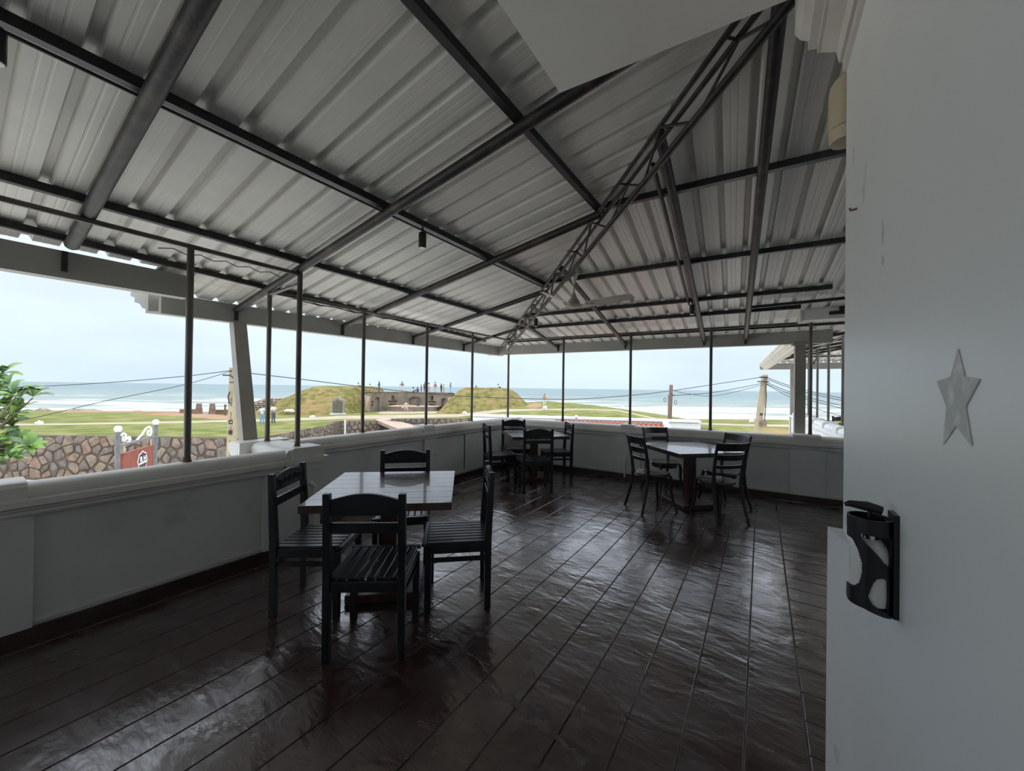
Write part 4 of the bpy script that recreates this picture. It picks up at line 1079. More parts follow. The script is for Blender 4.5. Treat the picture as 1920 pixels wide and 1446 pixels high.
MB().lathe([(.12, 0), (.11, 1.25), (.09, 1.3)], (0, 0, 0), 8).build('stake', M['pole_w'], g); MB().lathe([(.16, 1.26), (.17, 1.32), (.02, 1.40)], (0, 0, 0), 8).build('knob', M['pole_w'], g)
# heaped rubble left of the mound
rnd = random.Random(11); hp = empty('rubble_heap', out_pt(512, 772, 55), world=True, label='bank of grey rubble behind the two standing people', category='rubble')
MB().add([sd(so(468, 56), 56, -2.8), sd(so(555, 56), 56, -2.8), sd(so(555, 59), 59, -.55), sd(so(500, 59), 59, -.55), sd(so(472, 59), 59, -1.4)], [(0, 1, 2, 3, 4)]).build('bank_face', M['rock'], hp)
nS = 0
for r_ in range(8):
    for c_ in range(20):
        f_ = r_ / 8; px = 472 + c_ * 4.4 + rnd.uniform(-2, 2); D = 55.8 + 3.2 * f_; z = -2.8 + 2.25 * f_
        if px < 500 and f_ > .25 + (px - 468) / 32 * .7: continue
        s_ = rnd.uniform(.16, .30); m = MB()
        vs = [Vector((x * s_ * rnd.uniform(.7, 1.2), y * s_, z_ * s_ * rnd.uniform(.6, 1))) for x, y, z_ in ((1, 0, 0), (0, 1, 0), (-1, 0, 0), (0, -1, 0), (.3, .2, 1), (0, 0, -1), (-.6, -.6, .5), (.7, -.5, .5))]
        b_ = bmesh.new(); [b_.verts.new(v) for v in vs]; bmesh.ops.convex_hull(b_, input=b_.verts[:]); me = bpy.data.meshes.new('rubble_stone'); b_.to_mesh(me); b_.free()
        me.materials.append(M[rnd.choice(['stone1', 'stone2', 'rock'])]); o = link('rubble_stone', me, hp); o.location = sd(so(px, D), D, z) - hp.location
# white kerb stones along the path
for i, (px, y, D, lab) in enumerate(((75, 795, 31, 'white kerb stone beside the path near the leafy tree'), (544, 771, 51, 'long white stone lying at the foot of the left mound'), (587, 783, 44, 'white kerb stone below the left mound'), (872, 775, 50, 'white kerb stone at the foot of the right mound'), (1022, 766, 45, 'white kerb stone below the standing person'), (1168, 766, 42.5, 'white kerb stone at the far end of the lawn'), (1410, 791, 46, 'white kerb stone beside the leaning pole'))):
    p = out_pt(px, y, D); rock('kerb_stone', p, .30 if i != 1 else .75, .2, .26, lab, 'sign_white', 20 + i, 'stone', 'white stones along the path')

# earth fill behind the stage wall
m = MB(); vs = []
ed = [arc(math.pi * i / 16, 1.02) for i in range(17)]
ed = [(sc_ + RX * 1.6, 60.4)] + ed + [(sc_ - RX * 1.6, 60.4)]
bkE = [(s_, 77) for s_, _ in ed]
m.add([(a, b, ZT - .02) for a, b in ed] + [(a, b, ZT - .3) for a, b in bkE], [(i, i + 1, len(ed) + i + 1, len(ed) + i) for i in range(len(ed) - 1)])
local_od('earth_terrace', m, M['mound'], **ST())

# ---------------- utility poles and cables
def square_pole(name, label, px0, y0, px1, y1, D, w0, w1, mt, slots=True, zfoot=-4.4):
    top = out_pt(px0, y0, D); low = out_pt(px1, y1, D); d = (low - top).normalized(); foot = top + d * ((top.z - zfoot) / -d.z)
    g = empty(name, foot, world=True, label=label, category='utility pole')
    m = MB(); vs = []
    for p, w in ((foot, w1 * 1.25), (top, w0)):
        for a, b in ((-1, -1), (1, -1), (1, 1), (-1, 1)): vs.append(p + RGT * a * w / 2 + FWD * b * w / 2)
    m.add(vs, [(0, 1, 5, 4), (1, 2, 6, 5), (2, 3, 7, 6), (3, 0, 4, 7), (4, 5, 6, 7), (3, 2, 1, 0)]); m.build('shaft', M[mt], g)
    return g, top, foot
g, t1, f1 = square_pole('utility_pole', 'cream concrete utility pole beside the slanting pillar', 437, 690, 437, 832, 16, .19, .27, 'pole_c')
for k in range(7):
    c = t1.lerp(f1, .22 + .09 * k); MB().box(c + RGT * .02 - FWD * (.10 + .006 * k), (.07, .03, .36), RO.to_3x3()).build('recess_shade_panel', M['stone2'], g)  # darker slabs on the face, shade of the slots put into their colour
for y in (792, 811): MB().box(out_pt(434, y, 15.84) - FWD * .02, (.14, .02, .16), RO.to_3x3()).build('number_plate', M['spot'], g)
MB().box(out_pt(434.5, 792, 15.80) - FWD * .01, (.05, .02, .05), RO.to_3x3()).build('warning_mark', M['beige'], g)
MB().tube([out_pt(418, 704, 15.9), out_pt(431, 704, 15.8), out_pt(439, 710, 15.8), out_pt(441, 724, 15.8)], .03, 8).build('cable_loop', M['wire'], g)
MB().tube([out_pt(431, 735, 15.8), out_pt(428, 745, 15.75), out_pt(431, 758, 15.8)], .025, 8).build('cable_loop', M['wire'], g)
MB().bar(out_pt(431, 717.5, 15.8), out_pt(443, 717.5, 15.8), .05, .04).build('cross_iron', M['spot'], g)
g, t2, f2 = square_pole('utility_pole', 'brown timber utility pole rising beyond the tiled roof', 1258.5, 722, 1256, 803, 20, .13, .17, 'pole_w')
MB().tube([out_pt(1254.5, 741, 19.8), out_pt(1254, 800, 19.8)], .045, 8).build('stub', M['pole_w'], g)
MB().tube([out_pt(1258, 738, 19.8), out_pt(1265, 743, 19.8)], .02, 6).build('insulator_arm', M['spot'], g)
for px, y in ((1247, 750), (1267, 755)): MB().tube([out_pt(px + 2.2 * math.cos(a), y + 4 * math.sin(a), 19.8) for a in [2 * math.pi * k / 12 for k in range(13)]], .012, 6).build('wire_coil', M['wire'], g)
g, t3, f3 = square_pole('utility_pole', 'leaning concrete utility pole left of the second terrace', 1434, 703, 1421, 815, 24, .24, .30, 'pole_c')
MB().box(out_pt(1432, 708, 23.8), (.5, .08, .08), RO.to_3x3()).build('cross_iron', M['spot'], g)
MB().box(out_pt(1431, 716, 23.8), (.7, .08, .06), RO.to_3x3()).build('cross_iron', M['spot'], g)
MB().tube([out_pt(1436, 722, 23.8), out_pt(1437, 745, 23.8), out_pt(1434, 792, 23.8)], .03, 6).build('down_cable', M['wire'], g)
MB().box(out_pt(1428, 777.5, 23.75), (.12, .05, .14), RO.to_3x3()).build('number_plate', M['spot'], g)
MB().box(out_pt(1432, 795, 23.7), (.3, .2, .3), RO.to_3x3()).build('meter_box', M['pole_w'], g)
def cable(pts, label, r=.02):
    q = [out_pt(*p) for p in pts]; o_ = []
    for i in range(len(q) - 1):
        p0 = q[max(i - 1, 0)]; p3 = q[min(i + 2, len(q) - 1)]
        for k in range(6):
            t_ = k / 6; a, b = q[i], q[i + 1]
            o_.append(.5 * ((2 * a) + (b - p0) * t_ + (2 * p0 - 5 * a + 4 * b - p3) * t_ ** 2 + (3 * a - p0 - 3 * b + p3) * t_ ** 3))
    o_.append(q[-1]); MB().tube(o_, r, 6).build('cable', M['wire'], None, True, label=label, category='cable', group='overhead cables')
cable([(435, 695, 15.9), (345, 706, 16), (200, 718, 16), (45, 726, 16), (-150, 730, 16)], 'upper cable running left from the cream pole over the surf', .016)
cable([(434, 696, 15.9), (345, 722, 15), (200, 752, 13.5), (60, 785, 12.2), (-100, 815, 11)], 'lower cable slanting down left from the cream pole', .013)
cable([(439, 697, 15.9), (560, 711, 17), (700, 728, 18), (860, 743, 19), (1060, 749, 20.5), (1180, 742, 21.5), (1260, 733, 22.2), (1340, 721, 23), (1432, 707, 23.8)], 'long sagging cable from the cream pole to the leaning pole', .020)
cable([(1262, 742, 19.9), (1340, 736, 22), (1430, 719, 23.8)], 'cable from the timber pole to the leaning pole', .018)
cable([(1263, 732, 19.9), (1285, 738, 20.5), (1345, 742, 22), (1430, 722, 23.8)], 'slack cable under the one joining timber and leaning poles', .014)
for i, (ya, yb_) in enumerate(((707, 748.5), (710, 753), (716, 763), (719, 768))):
    cable([(1435, ya, 23.8), (1470, ya + (yb_ - ya) * .32, 22.8), (1520, ya + (yb_ - ya) * .66, 21.5), (1600, yb_ + 3, 20)], ('first', 'second', 'third', 'fourth')[i] + ' cable from the top running right from the leaning pole', .02)
cable([(1437, 721, 23.8), (1481, 745, 22), (1540, 770, 20.5), (1600, 785, 19.5)], 'lowest cable running right from the leaning pole', .016)

# ---------------- hanging sign on two posts
a, b = out_pt(223, 803, 8.9), out_pt(293.5, 790.5, 10.55)
sg = empty('hanging_sign', (a.x, a.y, -4.35), world=True, label='red-brown hanging sign board lettered RH between grey posts', category='sign')
for p in (a, b):
    MB().tube([(p.x, p.y, -4.35), (p.x, p.y, p.z - .06)], .046, 12).build('sign_post', M['sign_grey'], sg, True)
    MB().lathe([(.03, -.10), (.055, -.085), (.075, -.03), (.068, .02), (.035, .05), (.005, .055)], p, 16).build('finial', M['sign_white'], sg, True)
dS = Vector((b.x - a.x, b.y - a.y, 0)); LnS = dS.length; dS.normalize(); nS_ = Vector((dS.y, -dS.x, 0))
if nS_.dot(CAM - a) < 0: nS_ = -nS_
zc = a.z - .42
MB().tube([a + Z * -.42, Vector((b.x, b.y, zc))], .035, 10).build('cross_bar', M['sign_grey'], sg, True)
def scroll(c, r, turns, flip, w=.028, start=0.0):
    pts = []
    for k in range(26):
        f_ = k / 25; an = start + flip * f_ * turns * 2 * math.pi; rr = r * (1 - .78 * f_)
        pts.append(c + dS * rr * math.cos(an) + Z * rr * math.sin(an))
    return pts
s0 = a + dS * (LnS * .12) + Z * -.28
m = MB(); m.tube(scroll(a + dS * LnS * .14 + Z * -.27, .13, 1.1, -1, start=2.6), .022, 8); m.build('scroll', M['sign_white'], sg, True)
m = MB(); m.tube(scroll(a + dS * LnS * .26 + Z * -.31, .085, 1.0, 1, start=-2.2), .02, 8); m.build('scroll', M['sign_white'], sg, True)
c_ = a + dS * LnS * .80 + Z * -.26
m = MB(); m.tube([a + dS * LnS * .46 + Z * -.39, a + dS * LnS * .60 + Z * -.28, a + dS * LnS * .70 + Z * -.15] + scroll(c_, .15, 1.15, -1, start=1.9), .024, 8); m.build('scroll', M['sign_white'], sg, True)
zb0 = a.z - .62
for f_ in (.16, .86): MB().tube([a + dS * LnS * f_ + Z * -.42, a + dS * LnS * f_ + Z * -.66], .014, 6).build('hanger', M['beige'], sg)
bc = a + dS * LnS * .50; bc.z = zb0 - .45
RS = Matrix((dS, -nS_, Z)).transposed()
MB().box(bc, (LnS * .80, .05, .86), RS).build('board', M['sign_red'], sg)
fr_ = MB()
for dz in (-.43, .43): fr_.box(bc + Z * dz, (LnS * .82, .06, .03), RS)
for dx in (-.40, .40): fr_.box(bc + dS * LnS * dx, (.03, .06, .88), RS)
fr_.build('board_frame', M['sign_red'], sg)
ec = bc + dS * LnS * .085 + nS_ * .028 + Z * .12
def badge(r, n=40): return [(r * (1 + .07 * math.cos(8 * q)) * math.cos(q), r * (1 + .07 * math.cos(8 * q)) * math.sin(q)) for q in [2 * math.pi * k / n for k in range(n)]]
MB().prism(badge(.235), ec, dS, Z, nS_, .008).build('emblem_rim', M['sign_white'], sg)
MB().prism(badge(.205), ec + nS_ * .004, dS, Z, nS_, .008).build('emblem_field', M['sign_dark'], sg)
MB().box(ec + nS_ * .014 + Z * -.055, (.36, .008, .045), RS @ Matrix.Rotation(DR(4), 3, 'Y').inverted()).build('emblem_ribbon', M['sign_white'], sg)
cu = bpy.data.curves.new('lettering', 'FONT'); cu.body = 'R H'; cu.size = .19; cu.extrude = .004; cu.offset = .006; cu.align_x = 'CENTER'
to = bpy.data.objects.new('lettering_curve', cu); COL.objects.link(to); bpy.context.view_layer.update()
me = bpy.data.meshes.new_from_object(to.evaluated_get(bpy.context.evaluated_depsgraph_get())); bpy.data.objects.remove(to)
me.materials.clear(); me.materials.append(M['sign_white'])
me.transform(Matrix((dS, Z, nS_)).transposed().to_4x4()); me.transform(Matrix.Translation(ec + nS_ * .018 + Z * -.02)); link('lettering', me, sg)

# ---------------- leafy tree at the left edge
TD = 7.0
tb = out_pt(-60, 900, TD); tb.z = -4.35
tree = empty('leafy_tree', tb, world=True, label='broad-leaved green tree reaching in at the left edge', category='tree')
tw = MB(); hub = out_pt(-45, 830, TD)
tw.tube([tb, tb.lerp(hub, .5) + RGT * .1, hub], [.12, .09, .06], 8)
ROS = [(4, 700, 7.2), (18, 724, 7.1), (40, 745, 6.9), (62, 744, 7.0), (30, 742, 6.8), (12, 762, 7.1), (40, 768, 7.2), (22, 778, 6.9), (6, 792, 7.0), (26, 800, 7.2), (15, 828, 6.9), (36, 826, 7.0), (58, 838, 6.9), (28, 846, 7.1), (6, 848, 7.0), (20, 862, 6.8), (4, 868, 7.1), (-18, 735, 7.0), (-22, 790, 7.1), (-20, 850, 6.9), (-30, 705, 7.0), (40, 858, 7.2)]
rnd = random.Random(5)
for px, y, D in ROS: p = out_pt(px, y, D); tw.tube([hub, hub.lerp(p, .5) + Z * -.08, p + Z * -.03], [.03, .018, .010], 6)
tw.build('branches', M['bark'], tree, True)
def leaf_mesh(mt, name):
    m = MB(); st_ = [(0, .006), (.04, .014), (.10, .034), (.16, .043), (.205, .034), (.235, .014), (.245, .002)]; vs = []; fs = []
    for x, w in st_:
        z = .05 * math.sin(x / .245 * 2.4) - .28 * x * x
        vs += [(x, -w, z + w * .35), (x, 0, z), (x, w, z + w * .35)]
    for i in range(len(st_) - 1):
        b_ = i * 3; fs += [(b_, b_ + 1, b_ + 4, b_ + 3), (b_ + 1, b_ + 2, b_ + 5, b_ + 4)]
    o = len(vs); v2 = [(x, y_, z - .0015) for x, y_, z in vs]
    return m.add(vs + v2, fs + [tuple(q_ + o for q_ in reversed(f_)) for f_ in fs]).mesh(name, mt, True)
LM = [leaf_mesh(M['leaf'], 'leaf'), leaf_mesh(M['leaf2'], 'leaf_dark'), leaf_mesh(M['leaf3'], 'leaf_bright')]
for px, y, D in ROS:
    p = out_pt(px, y, D); ax = Vector((rnd.uniform(-.2, .7), rnd.uniform(-.5, .2), rnd.uniform(.4, 1))); n_ = rnd.randint(11, 14)
    tilt = Vector((0, 0, 1)).rotation_difference(ax).to_matrix()
    for k in range(n_):
        R = tilt @ Matrix.Rotation(2.4 * k + rnd.uniform(-.2, .2), 3, 'Z') @ Matrix.Rotation(-rnd.uniform(-.15, 1.0) * (1 - k / n_ * .4), 3, 'Y') @ Matrix.Rotation(rnd.uniform(-.3, .3), 3, 'X')
        o = link('leaf', rnd.choice([LM[0], LM[0], LM[1], LM[1], LM[2]]), tree); s_ = rnd.uniform(.85, 1.3)
        o.matrix_local = Matrix.Translation(p - tree.location) @ R.to_4x4() @ Matrix.Scale(s_, 4)

# ---------------- white neighbouring roof with red tiles
B, A = out_pt(1312, 789, 14.4), out_pt(1030, 781, 15.5)
A.z = B.z = .275; dN = (B - A).normalized(); A -= dN * 3.2; nN = Vector((dN.y, -dN.x, 0))
if nN.dot(-FWD) < 0: nN = -nN
hs = empty('neighbour_house', (A.x, A.y, -4.3), world=True, label='low white house with a red tiled lean-to below the back parapet', category='house')
MB().bar(Vector((A.x, A.y, -2.0)), Vector((B.x, B.y, -2.0)), .34, 4.5).build('wall', M['house'], hs)
MB().bar(A + Z * .04, B + Z * .04, .46, .08).build('wall_cap', M['house'], hs)
q0, q1 = out_pt(1040, 787, 15.3), out_pt(1246, 792, 14.6)
q0 = A + dN * (q0 - A).dot(dN) + nN * .2; q1 = A + dN * (q1 - A).dot(dN) + nN * .2; q0.z = q1.z = .17
fall = (nN * math.cos(DR(16)) - Z * math.sin(DR(16)))
MB().add([q0, q1, q1 + fall * 5, q0 + fall * 5], [(0, 1, 2, 3)]).build('roof_deck', M['tile'], hs)
upN = dN.cross(fall); upN = upN if upN.z > 0 else -upN
LT = (q1 - q0).length; nT = int(LT / .17)
tile_me = None
rows_ = 10
for i in range(nT):
    for j in range(rows_):
        c = q0 + dN * (.085 + i * LT / nT) + fall * (j * .30)
        if tile_me is None:
            m = MB(); vs = []
            for s_ in (0, .34):
                for k in range(6):
                    an = math.pi * k / 5; rr = .072 if s_ else .082
                    vs.append(Vector((rr * math.cos(an), s_, rr * .8 * math.sin(an) - .02 * s_)))
            tile_me = m.add(vs, [(k, k + 1, 7 + k, 6 + k) for k in range(5)] + [tuple(range(6))]).mesh('roof_tile', M['tile'])
        if nT * rows_ > 300 and j >= 300 // nT: continue
        o = link('roof_tile', tile_me, hs); o.matrix_local = Matrix.Translation(c - hs.location) @ Matrix((dN, fall, upN)).transposed().to_4x4()
MB().bar(q1 + upN * .06, q1 + fall * 4.9 + upN * .06, .2, .16).build('verge', M['house'], hs)
for px, y, D, lab in ((1081, 783, 14.6, 'white globe lamp on a short post on the neighbouring roof'), (1057, 772, 22, 'white globe lamp half hidden by the pipe post')):
    p = out_pt(px, y - 1, D); g = empty('globe_lamp', p + Z * -.2, world=True, label=lab, category='lamp', group='globe lamps')
    MB().lathe([(.015, -.065), (.045, -.05), (.065, -.015), (.06, .03), (.035, .058), (.005, .065)], p, 14).build('globe', M['sign_white'], g, True)
    MB().tube([p + Z * -.06, p + Z * -.30], .035, 10).build('stem', M['gutter'], g, True)

# ---------------- second terrace of the same building, far right
sec = empty('side_terrace', bk(1.2, .5, -4.3), world=True, label='neighbouring white terrace with a tin roof at the far right', category='building')
MB().ext([(0, -4.3), (.2, -4.3), (.2, .83), (0, .83)], bk(1.11, .35, 0), bk(1.11, 7.5, 0), BU).build('parapet', M['house'], sec)
MB().ext([(-.05, .78), (.25, .78), (.25, .83), (-.05, .83)], bk(1.11, .35, 0), bk(1.11, 7.5, 0), BU).build('ledge', M['house'], sec)
for v0 in (.40, 1.42, 2.50, 3.58, 4.66, 5.74):
    MB().ext([(0, .83), (-.01, .86), (.02, .905), (.10, .93), (.18, .905), (.21, .86), (.2, .83)], bk(1.11, v0 + .24, 0), bk(1.11, v0 + 1.04, 0), BU).build('coping', M['house'], sec, True)
    MB().ext([(-.02, .83), (-.02, .92), (.02, .945), (.18, .945), (.22, .92), (.22, .83)], bk(1.11, v0, 0), bk(1.11, v0 + .24, 0), BU).build('cap_block', M['house'], sec)
for v_ in (1.62, 2.70, 3.79, 4.86, 5.9): MB().tube([bk(1.21, v_, .9), bk(1.21, v_, 2.42)], .0215, 10).build('pipe_post', M['post'], sec, True)
MB().box(bk(1.16, 7.1, .7), (.14, .14, 3.1), RB).build('corner_pillar', M['pillar'], sec)
MB().box(bk(4.0, 4.9, -.10), (5.4, 9.2, .2), RB).build('deck', M['skirting'], sec)
MB().tube([bk(1.21, .9, 2.42), bk(1.21, 7.1, 2.42)], .018, 8).build('pipe_rail', M['post'], sec)
GP2 = [(x, z) for x, z in GP]
MB().ext(GP2, bk(.66, 1.25, 2.235), bk(.66, 9.2, 2.235), -BU).build('gutter', M['gutter_out'], sec)
MB().ext(GP2, bk(.45, 9.03, 2.235), bk(7, 9.03, 2.235), BV).build('gutter', M['gutter'], sec)
def zs2(u_): return 2.40 + .19 * (u_ - .6)
k = 0; v0 = 1.25
while v0 < 9.0:
    pr_ = profile(4, v0); vs = []
    for v_, l in pr_:
        ut = min(max(.6 + (9.1 - v_), .62), 5.5)
        for u_ in (.58, ut): vs.append(bk(u_, v_, zs2(u_) + .06 + l))
    n_ = len(pr_); MB().add(vs, [(2 * i, 2 * i + 1, 2 * i + 3, 2 * i + 2) for i in range(n_ - 1)]).build('roof_sheet', M['sheet'], sec); v0 += 4 * PITCH
u0 = .6
while u0 < 6.5:
    pr_ = profile(4, u0); vs = []
    for u_, l in pr_:
        vt = max(9.1 - (u_ - .6), 4.2)
        for v_ in (9.12, vt): vs.append(bk(u_, v_, 2.40 + .19 * (9.1 - v_) + .06 + l))
    n_ = len(pr_); MB().add(vs, [(2 * i, 2 * i + 1, 2 * i + 3, 2 * i + 2) for i in range(n_ - 1)]).build('roof_sheet', M['sheet'], sec); u0 += 4 * PITCH
for v_ in (2.2, 3.5, 4.8, 6.1, 7.4): MB().tube([bk(.6, v_, zs2(.6)), bk(3.5, v_, zs2(3.5))], .03, 8).build('rafter', M['pipe_rust'], sec)
for u_ in (1.9, 3.0): MB().tube([bk(u_, 9.0, 2.42), bk(u_, 6.5, 2.89)], .03, 8).build('rafter', M['pipe_rust'], sec)
for u_ in (1.2, 2.2, 3.2): MB().bar(bk(u_, 1.3, zs2(u_) + .04), bk(u_, 9 - u_, zs2(u_) + .04), .04, .04).build('purlin', M['steel_black'], sec)
for v_ in (8.3, 7.4): MB().bar(bk(1, v_, 2.43 + .19 * (9.1 - v_)), bk(6, v_, 2.43 + .19 * (9.1 - v_)), .04, .04).build('purlin', M['steel_black'], sec)
p = bk(1.95, 5.4, 0); copy_tree(chair0, (p.x, p.y, 0), DR(200), 'dark chair standing on the neighbouring terrace at the far right')

# ---------------- people
def person(px, y, D, label, pose='stand', face=0.0, h=1.7, shirt='white', legs='navy', skin='skin', hair='hair', sleeve='skin', long_hair=False, bare_legs=False, foot=None, extra=None):
    k = h / 1.7; base = foot if foot is not None else out_pt(px, y, D)
    J = dict(pel=(0, 0, .94), che=(0, 0, 1.22), nek=(0, .0, 1.43), hed=(0, .015, 1.56), top=(0, .0, 1.66))
    for s, n_ in ((-1, 'l'), (1, 'r')):
        J['sh' + n_] = (s * .17, 0, 1.37); J['el' + n_] = (s * .24, -.02, 1.10); J['wr' + n_] = (s * .25, .06, .86); J['ha' + n_] = (s * .25, .09, .77)
        J['hi' + n_] = (s * .085, 0, .88); J['kn' + n_] = (s * .10, .02, .48); J['an' + n_] = (s * .11, -.02, .07); J['to' + n_] = (s * .12, .13, .035)
    if pose == 'hips':
        for s, n_ in ((-1, 'l'), (1, 'r')): J['el' + n_] = (s * .38, -.08, 1.14); J['wr' + n_] = (s * .20, .04, .98); J['ha' + n_] = (s * .14, .07, .97)
    if pose == 'read':
        J['hed'] = (0, .07, 1.53); J['top'] = (0, .06, 1.63)
        for s, n_ in ((-1, 'l'), (1, 'r')): J['el' + n_] = (s * .22, .04, 1.10); J['wr' + n_] = (s * .09, .26, 1.10); J['ha' + n_] = (s * .05, .33, 1.12)
    if pose == 'wide':
        J['knl'] = (-.22, .05, .50); J['anl'] = (-.36, -.02, .07); J['tol'] = (-.42, .10, .035); J['knr'] = (.14, .08, .50); J['anr'] = (.20, -.02, .07); J['tor'] = (.24, .12, .035)
        J['ell'] = (-.36, .05, 1.20); J['wrl'] = (-.40, .15, 1.0); J['hal'] = (-.40, .18, .92); J['elr'] = (.36, .05, 1.15); J['wrr'] = (.46, .12, .95); J['har'] = (.48, .14, .87)
    if pose == 'sit':
        dz = -.80
        for q_ in J: J[q_] = (J[q_][0], J[q_][1], J[q_][2] + dz)
        for s, n_ in ((-1, 'l'), (1, 'r')):
            J['hi' + n_] = (s * .09, .02, .11); J['kn' + n_] = (s * .16, .36, .42); J['an' + n_] = (s * .14, .55, .06); J['to' + n_] = (s * .15, .68, .04)
            J['wr' + n_] = (s * .16, .30, .45); J['ha' + n_] = (s * .12, .36, .44); J['el' + n_] = (s * .24, .10, .36)
    E_ = [('pel', 'che', 's'), ('che', 'nek', 's'), ('nek', 'hed', 'k'), ('hed', 'top', 'h')]
    for n_ in 'lr':
        E_ += [('che', 'sh' + n_, 's'), ('sh' + n_, 'el' + n_, 's'), ('el' + n_, 'wr' + n_, sleeve[0] if sleeve != 'skin' else 'k'), ('wr' + n_, 'ha' + n_, 'k'), ('pel', 'hi' + n_, 'l'), ('hi' + n_, 'kn' + n_, 'l'), ('kn' + n_, 'an' + n_, 'k' if bare_legs else 'l'), ('an' + n_, 'to' + n_, 'f')]
    RR = dict(pel=.155, che=.172, nek=.062, hed=.100, top=.066, sh=.075, el=.054, wr=.040, ha=.042, hi=.112, kn=.075, an=.052, to=.040)
    names = list(J); me = bpy.data.meshes.new('person'); me.from_pydata([Vector(J[q_]) * k for q_ in names], [(names.index(a), names.index(b)) for a, b, _ in E_], [])
    o = bpy.data.objects.new('person', me); COL.objects.link(o)
    sk = o.modifiers.new('skin', 'SKIN'); sk.use_smooth_shade = True
    for i, q_ in enumerate(names):
        r_ = RR.get(q_, RR.get(q_[:2])) * k; sv = me.skin_vertices[0].data[i]; sv.radius = (r_, r_ * (.72 if q_ in ('pel', 'che') else 1)); sv.use_root = (q_ == 'pel')
    o.modifiers.new('sub', 'SUBSURF').levels = 1
    bpy.context.view_layer.update()
    nm = bpy.data.meshes.new_from_object(o.evaluated_get(bpy.context.evaluated_depsgraph_get())); o.modifiers.clear(); o.data = nm
    nm.materials.clear(); ms = dict(s=M['c_' + shirt], l=M['c_' + legs], k=M[skin], h=M[skin], f=M['c_dark'])
    keys = list(ms); [nm.materials.append(ms[q_]) for q_ in keys]
    segs = [(Vector(J[a]) * k, Vector(J[b]) * k, z) for a, b, z in E_]
    for f_ in nm.polygons:
        c = f_.center; best = 9; bz = 's'
        for a, b, z in segs:
            ab = b - a; t_ = max(0, min(1, (c - a).dot(ab) / ab.length_squared)); d = (c - a - ab * t_).length
            if d < best: best, bz = d, z
        f_.material_index = keys.index(bz)
    o.location = base; o.rotation_euler = (0, 0, math.atan2(-FWD.y, -FWD.x) - math.pi / 2 + face)
    o['label'] = label; o['category'] = 'person'
    hc = (Vector(J['hed']) * .4 + Vector(J['top']) * .6) * k + Vector((0, -.022 * k, .012 * k))
    hm = MB(); hm.lathe([(.005, -.115), (.07, -.10), (.098, -.05), (.104, 0), (.095, .045), (.06, .085), (.005, .10)] if not long_hair else [(.005, -.34), (.07, -.32), (.10, -.15), (.108, 0), (.095, .045), (.06, .085), (.005, .10)], hc, 12, sy=.92)
    hm.v = [(a, b if b < hc.y + .045 * k or c > hc.z + .03 else hc.y + .045 * k, c) for a, b, c in hm.v]
    hm.build('hair', M[hair], o, True)
    for nm_, mesh_, mt in (extra or []): mesh_(k).build(nm_, M[mt], o, True)
    return o
def rim_foot(px):
    D = 64.4
    for _ in range(4):
        ca = max(-1, min(1, (so(px, D) - sc_) / (RX * 1.05))); D = 60.2 + RY * 1.05 * math.sqrt(1 - ca * ca)
    return sd(so(px, D), D, ZT + .12)
def pack(k): return MB().lathe([(.02, .98 * k), (.13, 1.0 * k), (.15, 1.15 * k), (.13, 1.34 * k), (.03, 1.38 * k)], (0, -.19 * k, 0), 10, sy=.6)
def bag(k): return MB().lathe([(.02, .62 * k), (.11, .66 * k), (.10, .80 * k), (.02, .84 * k)], (.48 * k, .14, 0), 10, sy=.5)
person(492.5, 797, 33.2, 'person in white shirt and light-blue trousers behind the pier posts', 'stand', .5, 1.72, 'white', 'sky')
person(513.5, 794, 33.0, 'person in white shirt and grey trousers looking down on the lawn', 'read', 1.2, 1.70, 'white', 'grey')
person(672, 0, 0, 'seated person whose head shows above the left mound', 'sit', 2.6, 1.7, 'cream', 'navy', foot=sd(so(672, 67), 67, 1.12))
person(694, 0, 0, 'person in white seated at the right end of the left mound', 'sit', 2.4, 1.7, 'white', 'navy', foot=sd(so(694, 66.5), 66.5, .95))
person(710, 0, 0, 'person in dark jacket and jeans standing at the left end of the stage wall', 'read', -.9, 1.75, 'dark', 'blue', sleeve='shirt', foot=rim_foot(711))
person(754, 0, 0, 'person with hands on hips standing on the stage wall', 'hips', 3.1, 1.75, 'print', 'white', 'skin_lt', bare_legs=True, foot=rim_foot(754))
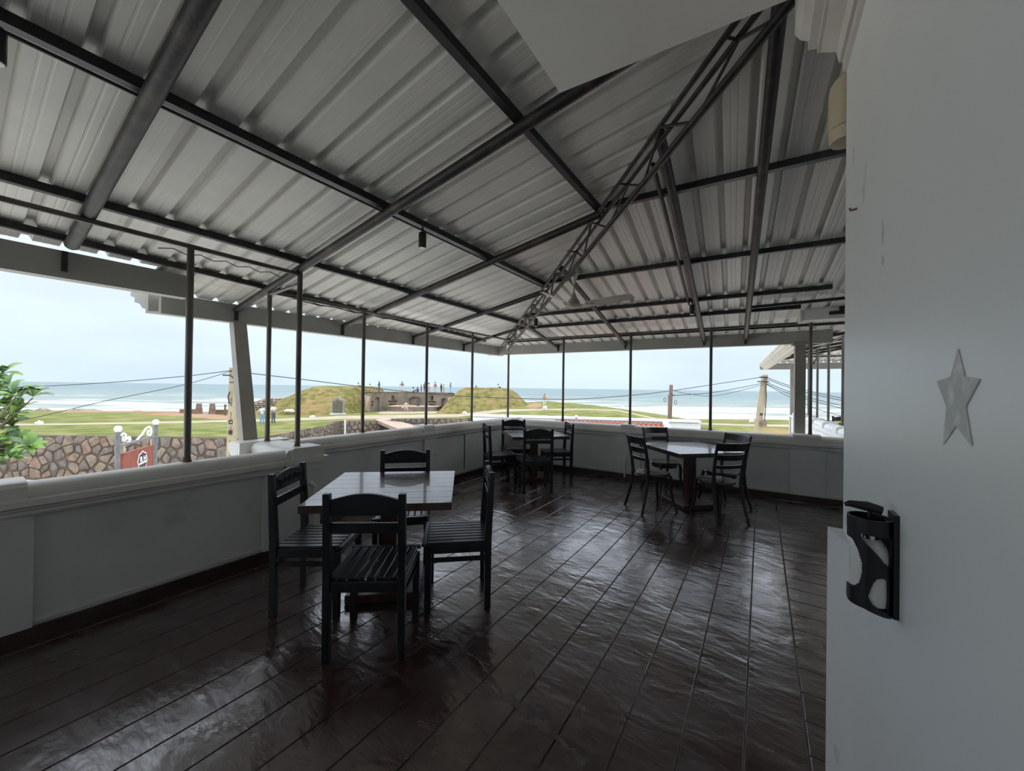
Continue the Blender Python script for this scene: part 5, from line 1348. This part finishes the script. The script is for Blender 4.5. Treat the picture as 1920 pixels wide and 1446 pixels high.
person(775, 0, 0, 'dark-haired person in white sitting on the stage wall', 'sit', 2.8, 1.65, 'white', 'navy', 'skin_lt', long_hair=True, foot=rim_foot(775))
person(783, 0, 0, 'person in blue sitting on the stage wall', 'sit', 3.3, 1.65, 'blue', 'navy', foot=rim_foot(783))
person(790, 0, 0, 'child in dark blue standing on the stage wall left of the pipe post', 'stand', 1.4, 1.2, 'blue', 'navy', foot=rim_foot(790))
person(796, 0, 0, 'person in grey standing mostly hidden by the pipe post', 'stand', 3.0, 1.68, 'grey', 'dark', foot=rim_foot(796.5))
person(803, 0, 0, 'long-haired person in white and pink right of the pipe post', 'stand', 2.7, 1.62, 'white', 'pink', 'skin_lt', long_hair=True, foot=rim_foot(804))
person(816, 0, 0, 'person with a red backpack on the stage wall', 'stand', 3.5, 1.74, 'cream', 'cream', foot=rim_foot(816), extra=[('backpack', pack, 'c_red')])
person(828, 0, 0, 'person in dark clothes beside the lime-shirted one', 'stand', 2.6, 1.45, 'dark', 'navy', foot=rim_foot(827.5))
person(831, 0, 0, 'person in a lime shirt leaning on the stage wall', 'read', 1.0, 1.35, 'lime', 'pink', 'skin_lt', foot=rim_foot(832))
person(844, 0, 0, 'person in grey top and blue trousers at the right end of the stage wall', 'read', 1.6, 1.66, 'grey', 'sky', foot=rim_foot(844.5))
person(762, 775, 56.5, 'person in cream with a white bag in front of the stage steps', 'wide', .2, 1.62, 'cream', 'cream', 'skin_lt', bare_legs=True, foot=sd(so(762, 56.5), 56.5, ground_z(so(762, 56.5), 56.5) + .12), extra=[('bag', bag, 'c_white')])
person(893, 0, 0, 'person whose head alone shows over the right mound', 'sit', 2.9, 1.6, 'dark', 'navy', foot=sd(so(893, 68), 68, .98))
person(934, 0, 0, 'person in white seated on top of the right mound', 'sit', 2.2, 1.7, 'white', 'dark', foot=sd(so(934, 66), 66, 1.22))
person(1021, 755, 48, 'person in a red print top and white trousers standing on the grass bank', 'read', .3, 1.72, 'orange', 'white', 'skin_lt', foot=sd(so(1021, 48), 48, ground_z(so(1021, 48), 48)))
for o in SC.objects:
    if '_w' in o: del o['_w']
